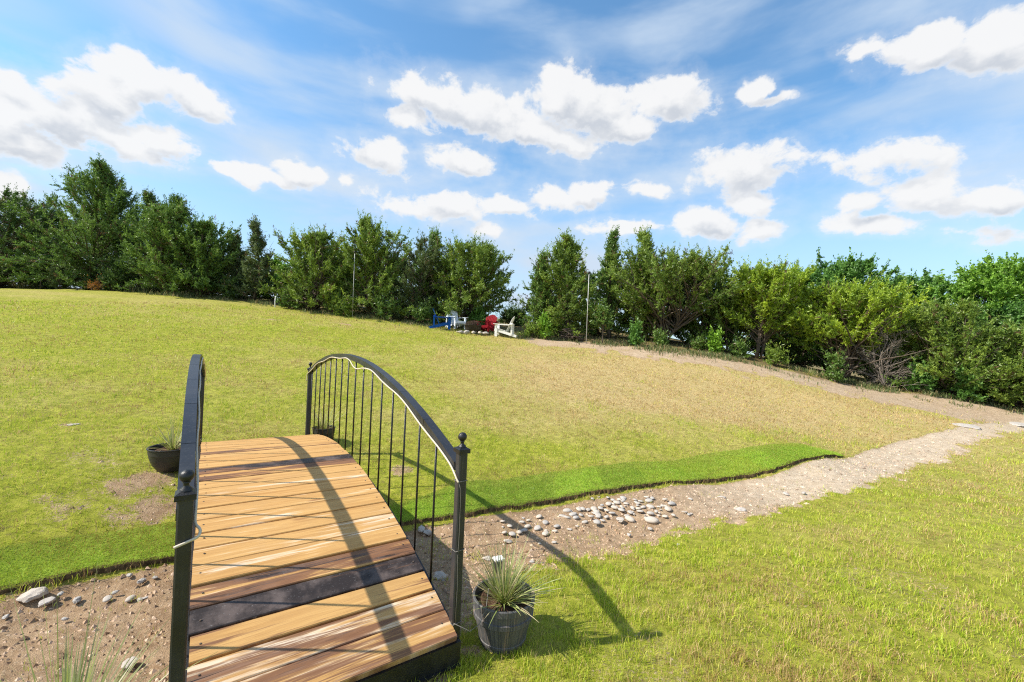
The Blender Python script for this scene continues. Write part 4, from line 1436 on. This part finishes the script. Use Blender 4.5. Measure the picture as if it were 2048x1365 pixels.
def forest():
    T = [  # name, label, px, d, top px, half width px, kind, palette, branches, extras
        ('cedar_tree', 'dark spreading cedar cut off by the left picture edge', -25, 22, 372, 100, 'round', 'dark', 120, dict(stems=3, bare=0.12)),
        ('cedar_tree', 'tallest feathery cedar with a thin leader on the left', 165, 22, 316, 112, 'feather', 'mid', 175, dict(stems=2, dens=1.0)),
        ('cedar_tree', 'narrow cedar standing right behind the tallest cedar', 272, 22.5, 378, 62, 'feather', 'dark', 85, dict(stems=1)),
        ('cedar_tree', 'dense green cedar with a pointed top right of the narrow cedar', 338, 21, 388, 75, 'feather', 'mid', 130, dict(stems=2)),
        ('cedar_tree', 'rounded dark cedar sloping down to the right of the left group', 400, 21.5, 436, 62, 'round', 'mid', 100, dict(stems=2)),
        ('cedar_tree', 'thin grey green cedar with bare twigs before the gap', 505, 21.5, 440, 32, 'spire', 'grey', 85, dict(stems=2, bare=0.22)),
        ('cedar_tree', 'small grey cedar leaning on the left of the thin one', 462, 22.5, 470, 36, 'feather', 'grey', 60, dict(stems=1, bare=0.15)),
        ('oak_tree', 'small bright green oak in the gap between the cedar groups', 552, 24, 515, 34, 'round', 'oakb', 45, dict(stems=1)),
        ('cedar_tree', 'wide olive cedar starting the middle group', 622, 20.8, 458, 64, 'round', 'olive', 125, dict(stems=3, bare=0.10)),
        ('cedar_tree', 'tall many stemmed cedar in the middle group with twin tips', 745, 20.5, 436, 72, 'feather', 'olive', 140, dict(stems=4, bare=0.10)),
        ('cedar_tree', 'grey topped cedar with bare branches in the middle group', 815, 21.5, 462, 52, 'round', 'grey', 85, dict(stems=2, bare=0.25)),
        ('cedar_tree', 'green cedar with a single sharp leader behind the blue chair', 862, 22.0, 458, 42, 'feather', 'mid', 70, dict(stems=1)),
        ('cedar_tree', 'broad cedar spreading over the fire pit chairs', 925, 21.3, 470, 74, 'round', 'olive', 150, dict(stems=3, bare=0.06)),
        ('cedar_tree', 'low dark cedar closing the gap behind the right white chair', 1028, 25, 622, 20, 'round', 'dark', 55, dict(stems=2)),
        ('cedar_tree', 'loose open cedar at the left of the right hand group', 1080, 20.5, 502, 30, 'feather', 'mid', 75, dict(stems=2, bare=0.1)),
        ('cedar_tree', 'tall pointed cedar with lime sprays behind the pole', 1128, 20.3, 468, 62, 'feather', 'olive', 130, dict(stems=2)),
        ('cedar_tree', 'left of two dark green spires beside the umbrella cedar', 1216, 20.8, 456, 42, 'spire', 'mid', 95, dict(stems=1)),
        ('cedar_tree', 'right of two green spires beside the umbrella cedar', 1274, 20.5, 458, 46, 'spire', 'olive', 100, dict(stems=1)),
        ('cedar_tree', 'umbrella shaped cedar with bare lower limbs above the path', 1322, 19.6, 508, 98, 'umbrella', 'olive', 150, dict(stems=5, bare=0.18, low=0.40)),
        ('cedar_tree', 'blue green cedar rising behind the umbrella cedar', 1402, 20.5, 522, 46, 'round', 'mid', 75, dict(stems=2)),
        ('cedar_tree', 'lime green rounded cedar beginning the right hand wood', 1515, 18.6, 524, 84, 'round', 'lime', 145, dict(stems=5, bare=0.16, low=0.34)),
        ('cedar_tree', 'yellowest lime cedar in front of the oaks', 1690, 17.5, 570, 96, 'umbrella', 'lime', 155, dict(stems=4, bare=0.12, low=0.40)),
        ('oak_tree', 'leafy dark green oak behind the yellowest cedar', 1655, 23, 505, 92, 'round', 'oak', 125, dict(stems=2)),
        ('oak_tree', 'green oak between the dark oak and the brightest oak', 1795, 23, 535, 75, 'round', 'oak', 105, dict(stems=2)),
        ('oak_tree', 'brightest green oak with the broad crown on the right', 1925, 21.5, 512, 100, 'round', 'oakb', 150, dict(stems=2)),
        ('oak_tree', 'green oak reaching out of the right picture edge', 2065, 20, 528, 85, 'round', 'oakb', 120, dict(stems=2)),
        ('oak_tree', 'small oak top just behind the lime rounded cedar', 1580, 22.5, 520, 45, 'round', 'oakb', 60, dict(stems=1)),
        ('oak_tree', 'green oak top between the brightest oak and its left neighbour', 1860, 24, 528, 60, 'round', 'oak', 80, dict(stems=1)),
        ('oak_tree', 'small green oak top left of the dark green oak', 1600, 23.5, 528, 60, 'round', 'oak', 80, dict(stems=1)),
        ('cedar_tree', 'olive cedar with a pale forked trunk by the path end', 1890, 16.2, 604, 98, 'feather', 'olive', 145, dict(stems=3, bare=0.14)),
        ('cedar_tree', 'lowest dark lime cedar in the right corner', 2050, 15.3, 655, 95, 'round', 'olive', 140, dict(stems=3, bare=0.08)),
        ('cedar_tree', 'dark cedar in the shade left of the lime rounded cedar', 1455, 20, 560, 40, 'round', 'mid', 60, dict(stems=2, bare=0.15)),
        ('oak_tree', 'blue green oak behind the right corner cedar', 2010, 18.5, 590, 60, 'round', 'oak', 80, dict(stems=2)),
    ]
    tot = 0
    for i, (nm, lab, px, d, top, hw, kind, pal, nb, kw) in enumerate(T):
        d = d + 0.45 * hw / FPX * d
        x, y = at(px, d)
        H = height(px, top, d)
        R = hw / FPX * d * (1.22 if i < 22 else 1.30)
        H *= 0.96 if kind in ('feather', 'spire') else 0.905
        oak = nm == 'oak_tree'
        tot += tree(nm, lab, x, y, H, R, kind, pal, 100 + i, int(nb * 1.2), leaf=0.088 if not oak else 0.092, nl=19 if not oak else 17, group='trees along the lawn edge', **kw)
    # dim row behind, seen through the gaps
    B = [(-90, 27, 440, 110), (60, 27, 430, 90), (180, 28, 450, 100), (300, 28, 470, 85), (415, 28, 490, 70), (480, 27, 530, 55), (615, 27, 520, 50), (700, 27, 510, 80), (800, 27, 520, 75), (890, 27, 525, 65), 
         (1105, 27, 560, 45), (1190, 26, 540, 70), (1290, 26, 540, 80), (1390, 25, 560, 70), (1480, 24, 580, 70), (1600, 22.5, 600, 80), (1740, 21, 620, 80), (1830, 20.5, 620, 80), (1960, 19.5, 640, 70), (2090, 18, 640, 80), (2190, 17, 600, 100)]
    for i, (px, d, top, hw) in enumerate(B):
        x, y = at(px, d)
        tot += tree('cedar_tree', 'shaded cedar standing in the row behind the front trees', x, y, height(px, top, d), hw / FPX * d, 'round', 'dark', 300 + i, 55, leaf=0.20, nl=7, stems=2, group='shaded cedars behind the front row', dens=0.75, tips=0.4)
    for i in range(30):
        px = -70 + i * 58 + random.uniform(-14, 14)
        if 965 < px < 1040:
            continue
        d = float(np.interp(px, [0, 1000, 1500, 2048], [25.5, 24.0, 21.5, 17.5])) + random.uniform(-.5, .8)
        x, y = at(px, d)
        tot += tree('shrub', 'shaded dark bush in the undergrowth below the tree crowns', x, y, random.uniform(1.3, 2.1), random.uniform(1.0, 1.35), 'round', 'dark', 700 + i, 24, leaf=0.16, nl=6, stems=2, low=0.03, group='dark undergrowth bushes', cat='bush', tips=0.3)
    # understory along the edge
    U = [(1094, 19.6, 640, 14, 'fresh', 'light green sapling beside the brush pile'), (1060, 19.8, 655, 20, 'olive', 'low olive bush behind the right white chair'), (1272, 18.9, 655, 9, 'oak', 'leafy sprout under the umbrella cedar'),
         (1320, 18.9, 672, 12, 'mid', 'low leafy bush under the bare limbs of the umbrella cedar'), (1425, 18.6, 672, 9, 'fresh', 'fresh green sapling in the dark gap left of the lime cedar'), (1395, 19.2, 690, 14, 'mid', 'shaded bush at the right foot of the umbrella cedar'),
         (1480, 18.6, 690, 16, 'mid', 'dark leafy bush under the lime rounded cedar'), (1672, 17.0, 712, 13, 'mid', 'leafy bush at the foot of the yellowest cedar'), (1550, 18.0, 705, 18, 'olive', 'yellowish bush under the lime rounded cedar'),
         (1940, 16.0, 745, 18, 'oak', 'leafy sprout beside the pale forked trunk'), (770, 20.3, 600, 26, 'mid', 'low cedar sprig right of the left pole'), (660, 20.5, 590, 25, 'olive', 'low olive bush left of the left pole'), (690, 20.1, 612, 18, 'olive', 'low yellowish bush at the foot of the left pole'),
         (575, 21, 585, 20, 'mid', 'small dark bush right of the white stake'), (120, 22, 540, 22, 'grey', 'grey bush at the foot of the tallest cedar'), (225, 21.8, 555, 20, 'dark', 'dark bush left of the dense cedar'), (840, 20.5, 620, 22, 'mid', 'low bush left of the blue chair'),
         (950, 22, 625, 20, 'oak', 'green bush behind the fire pit'), (450, 21.5, 570, 22, 'dark', 'dark low bush in front of the thin grey cedar'), (1835, 16.8, 735, 22, 'oak', 'shaded leafy bush beside the dead grey shrub')]
    for i, (px, d, top, hw, pal, lab) in enumerate(U):
        x, y = at(px, d)
        tot += tree('shrub', lab, x, y, max(0.35, height(px, top, d)), hw / FPX * d, 'round', pal, 500 + i, 26, leaf=0.10, nl=9, stems=2, low=0.1, group='bushes under the trees', cat='bush')
    x, y = at(1204, 19.1)
    tot += tree('sapling', 'young leafy sapling with a thin bare stem right of the pole', x, y, height(1204, 618, 19.1), 0.45, 'umbrella', 'mid', 600, 30, leaf=0.11, nl=9, stems=1, low=0.45, group='bushes under the trees', cat='tree')
    x, y = at(185, 21.2)
    tot += tree('shrub', 'small orange red bush at the edge of the left lawn', x, y, height(185, 566, 21.2), 0.26, 'round', 'fire', 601, 16, leaf=0.06, nl=4, stems=2, low=0.05, cat='bush', bare=0.25)
    x, y = at(1775, 17.0)
    tot += tree('shrub', 'dead grey leafless shrub between the right hand cedars', x, y, height(1775, 655, 17.0), 0.95, 'round', 'dead', 602, 110, leaf=0.05, nl=4, stems=4, low=0.05, cat='bush', bare=0.8)
    x, y = at(1622, 17.1)
    spiky_plant((x, y, float(tz([x], [y])[0])), 90, 0.5, 'pale grey green tuft at the edge of the dirt path', 77, 1.1, 0)
    # brush pile
    x, y = at(1139, 19.7)
    mb = MB()
    r = np.random.default_rng(8)
    for i in range(60):
        a, e = r.uniform(0, 2 * PI), r.uniform(-0.15, 0.25)
        c = np.array([r.normal() * 0.16, r.normal() * 0.12, abs(r.normal()) * 0.16 + 0.05])
        d = np.array([math.cos(a), math.sin(a), e]) * r.uniform(0.2, 0.42)
        mb.tube(np.array([c - d, c + r.normal(size=3) * 0.02, c + d]), r.uniform(0.012, 0.035), 6)
    o = mb.build('brush_pile', M_BARK, None, True, loc=(x, y, float(tz([x], [y])[0])))
    tag(o, 'dark heap of cut branches under the cedars behind the pole', 'brush pile')
    # poles and stakes
    galv = simple('galvanised', (0.42, 0.42, 0.41), 0.45, 0.4, 0.15, 10)

    def pole(px, d, top, rr_, label, cat, knob, lean=0.0, mat=None, nm='pole'):
        x, y = at(px, d)
        z = float(tz([x], [y])[0])
        h = height(px, top, d)
        if knob:
            root = thing(nm, label, cat, (x, y, z))
            mb = MB()
            mb.tube(np.array([[0, 0, -0.2], [lean * h / 2, 0, h / 2], [lean * h, 0, h]]), rr_, 8)
            mb.build('shaft', mat or galv, root, True)
            k = MB()
            k.lathe([(0.0, h + 0.10), (0.04, h + 0.095), (0.05, h + 0.05), (0.03, h + 0.0), (rr_ + 0.002, h - 0.03)], 12, (lean * h, 0, 0))
            k.tube(np.array([[lean * h, 0, h + 0.02], [lean * h + 0.08, 0, h + 0.05], [lean * h + 0.13, 0, h + 0.01]]), 0.008, 6)
            k.build('finial', M_BLACK, root, True)
        else:
            mb = MB()
            mb.tube(np.array([[0, 0, -0.2], [lean * h / 2, 0, h / 2], [lean * h, 0, h]]), rr_, 8)
            o = mb.build(nm, mat or galv, None, True, loc=(x, y, z))
            tag(o, label, cat)
    pole(1172, 19.0, 548, 0.018, 'thin grey metal pole with a black top right of the brush pile', 'pole', True)
    pole(703, 19.9, 506, 0.016, 'thin metal pole with a black top in front of the middle cedars', 'pole', True, -0.01)
    pole(547, 20.6, 592, 0.03, 'short white stake at the lawn edge in the tree gap', 'stake', False, 0.03, simple('stake_white', (0.7, 0.7, 0.7), 0.5, 0.3, 0.1), 'stake')
    pole(77, 21.8, 552, 0.015, 'short thin brown stake at the far left lawn edge', 'stake', False, 0.0, M_BARK, 'stake')
    print('leaf quads', tot)


# ------------------------------------------------------------------ sky and sun
SUN_EL, SUN_AZ = rad(44.2), rad(77.0 + 180.0)            # the sun stands left of and a little behind the camera


def sky():
    w = D.worlds.new('World')
    SC.world = w
    w.use_nodes = True
    t = w.node_tree
    t.nodes.clear()
    n = N(t)
    out = n('OutputWorld')
    st = n('TexSky', sky_type='NISHITA', sun_disc=False)
    st.sun_elevation = SUN_EL
    st.sun_rotation = SUN_AZ
    st.altitude = 200
    st.air_density = 1.0
    st.dust_density = 0.6
    st.ozone_density = 2.0
    co = n('TexCoord').outputs['Generated']
    s = n('SeparateXYZ', {'Vector': co})
    az = n.math('ARCTAN2', s.outputs[0], s.outputs[1])
    el = n.math('ARCSINE', s.outputs[2])
    q = n('CombineXYZ', {'X': az, 'Y': el, 'Z': 0.0}).outputs[0]
    B = [(285, 160, 95, 48, 1), (200, 185, 100, 42, .9), (385, 190, 85, 34, 1), (130, 235, 160, 55, .85), (40, 275, 110, 42, 1), (230, 280, 140, 28, .9), (325, 285, 68, 30, 1), (20, 150, 60, 20, .7), (0, 215, 60, 45, .9), (115, 170, 45, 30, .6),
         (850, 192, 85, 30, 1), (960, 222, 150, 46, .9), (1125, 190, 62, 50, 1.05), (1180, 215, 100, 50, 1.05), (1245, 248, 75, 32, 1), (1060, 265, 150, 36, .85), (1345, 195, 78, 44, 1), (1130, 285, 90, 22, .8), (820, 235, 60, 25, .9),
         (755, 315, 68, 36, .9), (925, 320, 70, 28, .9), (470, 342, 55, 14, .8), (600, 345, 52, 28, .9), (545, 352, 75, 15, .75), (690, 362, 16, 14, .7), (830, 418, 85, 20, .75), (905, 408, 75, 25, .85), (1000, 408, 70, 22, .8),
         (1115, 395, 50, 26, .85), (1175, 385, 50, 24, .9), (1297, 378, 48, 18, .85), (1490, 340, 110, 48, .75), (1505, 178, 40, 22, .95), (1550, 200, 40, 10, .6), (1860, 100, 130, 46, 1), (1985, 85, 100, 58, 1.05), (2040, 110, 80, 40, 1), (1740, 95, 50, 18, .6),
         (1780, 318, 130, 34, .62), (1850, 385, 100, 32, .85), (1975, 405, 95, 38, .85), (1725, 398, 52, 20, .8), (1745, 442, 92, 22, .8), (1415, 445, 62, 32, 1), (1510, 455, 60, 22, .8), (1505, 410, 62, 24, .8), (1235, 455, 75, 16, .7), (1980, 468, 80, 18, .6), (10, 375, 40, 40, .9), (970, 462, 36, 16, .6)]
    F = None
    # ragged edges: displace the look-up point a little
    wn = n('TexNoise', {'Vector': q, 'Scale': 9.0, 'Detail': 3.0, 'Roughness': 0.6})
    wv = n('VectorMath', {0: wn.outputs['Color'], 1: (0.5, 0.5, 0.5)}, operation='SUBTRACT').outputs[0]
    wv = n('VectorMath', {0: wv, 'Scale': 0.055}, operation='SCALE').outputs[0]
    qd = n('VectorMath', {0: q, 1: wv}, operation='ADD').outputs[0]
    qs = n('VectorMath', {0: qd, 1: (-0.012, 0.030, 0)}, operation='ADD').outputs[0]
    F2 = None
    for px, py, rx, ry, wt in B:
        d = ray(px, py)
        d = d / np.linalg.norm(d)
        a_, e_ = math.atan2(d[0], d[1]), math.asin(d[2])
        d2 = ray(px + 10, py)
        d2 = d2 / np.linalg.norm(d2)
        ka = abs(math.atan2(d2[0], d2[1]) - a_) / 10
        d3 = ray(px, py + 10)
        d3 = d3 / np.linalg.norm(d3)
        ke = abs(math.asin(d3[2]) - e_) / 10
        vs = []
        for qq in (qd, qs):
            mp = n('Mapping', {'Vector': qq, 'Location': (a_, e_, 0), 'Rotation': (0, 0, -0.12), 'Scale': (rx * ka * 1.22, ry * ke * 1.28, 1)}, vector_type='TEXTURE').outputs[0]
            ln = n('VectorMath', {0: mp}, operation='LENGTH').outputs['Value']
            vs.append(n.math('MULTIPLY_ADD', ln, -wt, wt))
        F = vs[0] if F is None else n.math('SMOOTH_MAX', F, vs[0], 0.22)
        F2 = vs[1] if F2 is None else n.math('MAXIMUM', F2, vs[1])
    # clouds elsewhere in the sky (outside this view)
    gen = n.noise(n('Mapping', {'Vector': co, 'Scale': (1, 1, 2.2)}).outputs[0], 2.2, 3, 0.5)
    away = n.ramp(n.math('ABSOLUTE', az), 1.15, 1.6)
    F = n.math('MAXIMUM', F, n.math('SUBTRACT', n.math('MULTIPLY', n.math('SUBTRACT', n.math('MULTIPLY', gen, 2.0), 1.0), away), n.math('MULTIPLY', n.math('SUBTRACT', 1.0, away), 3.0)))
    sq = n('Mapping', {'Vector': q, 'Scale': (1.0, 1.35, 1)}).outputs[0]
    n1 = n.noise(sq, 15, 9, 0.62, 0.2)
    off = n('VectorMath', {0: sq, 1: (-0.010, 0.026, 0)}, operation='ADD').outputs[0]
    n2 = n.noise(off, 17, 4, 0.55, 0.15)
    dens = n.math('ADD', F, n.math('MULTIPLY', n.math('SUBTRACT', n1, 0.50), 1.65))
    dens2 = n.math('ADD', F2, n.math('MULTIPLY', n.math('SUBTRACT', n2, 0.50), 1.45))
    alpha = n.ramp(dens, 0.0, 0.36)
    veil = n.math('MULTIPLY', n.ramp(dens, -0.45, 0.25), 0.20)
    alpha = n.math('MAXIMUM', alpha, veil)
    shade = n.math('SUBTRACT', dens2, n.math('MINIMUM', dens, 0.75))
    shade = n.math('MULTIPLY', n.ramp(shade, -0.38, 0.48), n.ramp(dens, 0.10, 0.50))
    ccol = n.mix(shade, (1.0, 1.0, 1.0), (0.66, 0.70, 0.765))
    # high thin cloud
    cq = n('Mapping', {'Vector': q, 'Rotation': (0, 0, 0.10), 'Scale': (1.2, 5.0, 1)}).outputs[0]
    ci = n.noise(cq, 1.5, 6, 0.52, 0.25)
    ci2 = n.noise(n('Mapping', {'Vector': q, 'Scale': (1, 1.8, 1), 'Location': (3.1, 0.4, 0)}).outputs[0], 1.9, 3, 0.5)
    cir = n.math('MULTIPLY', n.ramp(ci, 0.38, 0.68), n.ramp(ci2, 0.26, 0.56))
    low = n.math('SUBTRACT', 1.0, n.ramp(el, 0.04, 0.48))
    cir = n.math('ADD', n.math('MULTIPLY', cir, 0.80), n.math('MULTIPLY_ADD', low, 0.66, 0.02), clamp=True)
    bsky = n('Background', {'Color': n.mix(1.0, st.outputs[0], (0.74, 1.08, 1.16), 'MULTIPLY'), 'Strength': SKY_S})
    bcir = n('Background', {'Color': (0.66, 0.79, 0.95, 1), 'Strength': 0.62})
    bcl = n('Background', {'Color': ccol, 'Strength': CLOUD_S})
    m1 = n('MixShader', {'Fac': cir, 1: bsky.outputs[0], 2: bcir.outputs[0]})
    m2 = n('MixShader', {'Fac': n.math('MULTIPLY', alpha, 0.96), 1: m1.outputs[0], 2: bcl.outputs[0]})
    t.links.new(m2.outputs[0], out.inputs['Surface'])
    w.cycles.sampling_method = 'MANUAL'
    w.cycles.sample_map_resolution = 256
    sl = D.lights.new('sun', 'SUN')
    sl.energy = SUN_E
    sl.angle = rad(0.53)
    sl.color = (1.0, 0.93, 0.82)
    so = D.objects.new('sun', sl)
    COL.objects.link(so)
    dv = Vector((math.sin(SUN_AZ) * math.cos(SUN_EL), math.cos(SUN_AZ) * math.cos(SUN_EL), math.sin(SUN_EL)))
    so.rotation_euler = dv.to_track_quat('Z', 'Y').to_euler()


SKY_S, CLOUD_S, SUN_E = 0.135, 0.61, 4.6
SC.view_settings.view_transform = 'Standard'
SC.view_settings.look = 'None'
SC.view_settings.gamma = 1.0
SC.view_settings.exposure = 0.64
SC.cycles.use_denoising = False
SC.cycles.pixel_filter_type = 'BLACKMAN_HARRIS'
SC.cycles.filter_width = 1.15
SC.cycles.max_bounces = 6
SC.cycles.diffuse_bounces = 3
SC.cycles.transmission_bounces = 3
SC.cycles.glossy_bounces = 2
SC.cycles.sample_clamp_indirect = 6

lawn_grass()
sod()
stones()
gravel()
bridge()
pots()
fire_area()
forest()
sky()
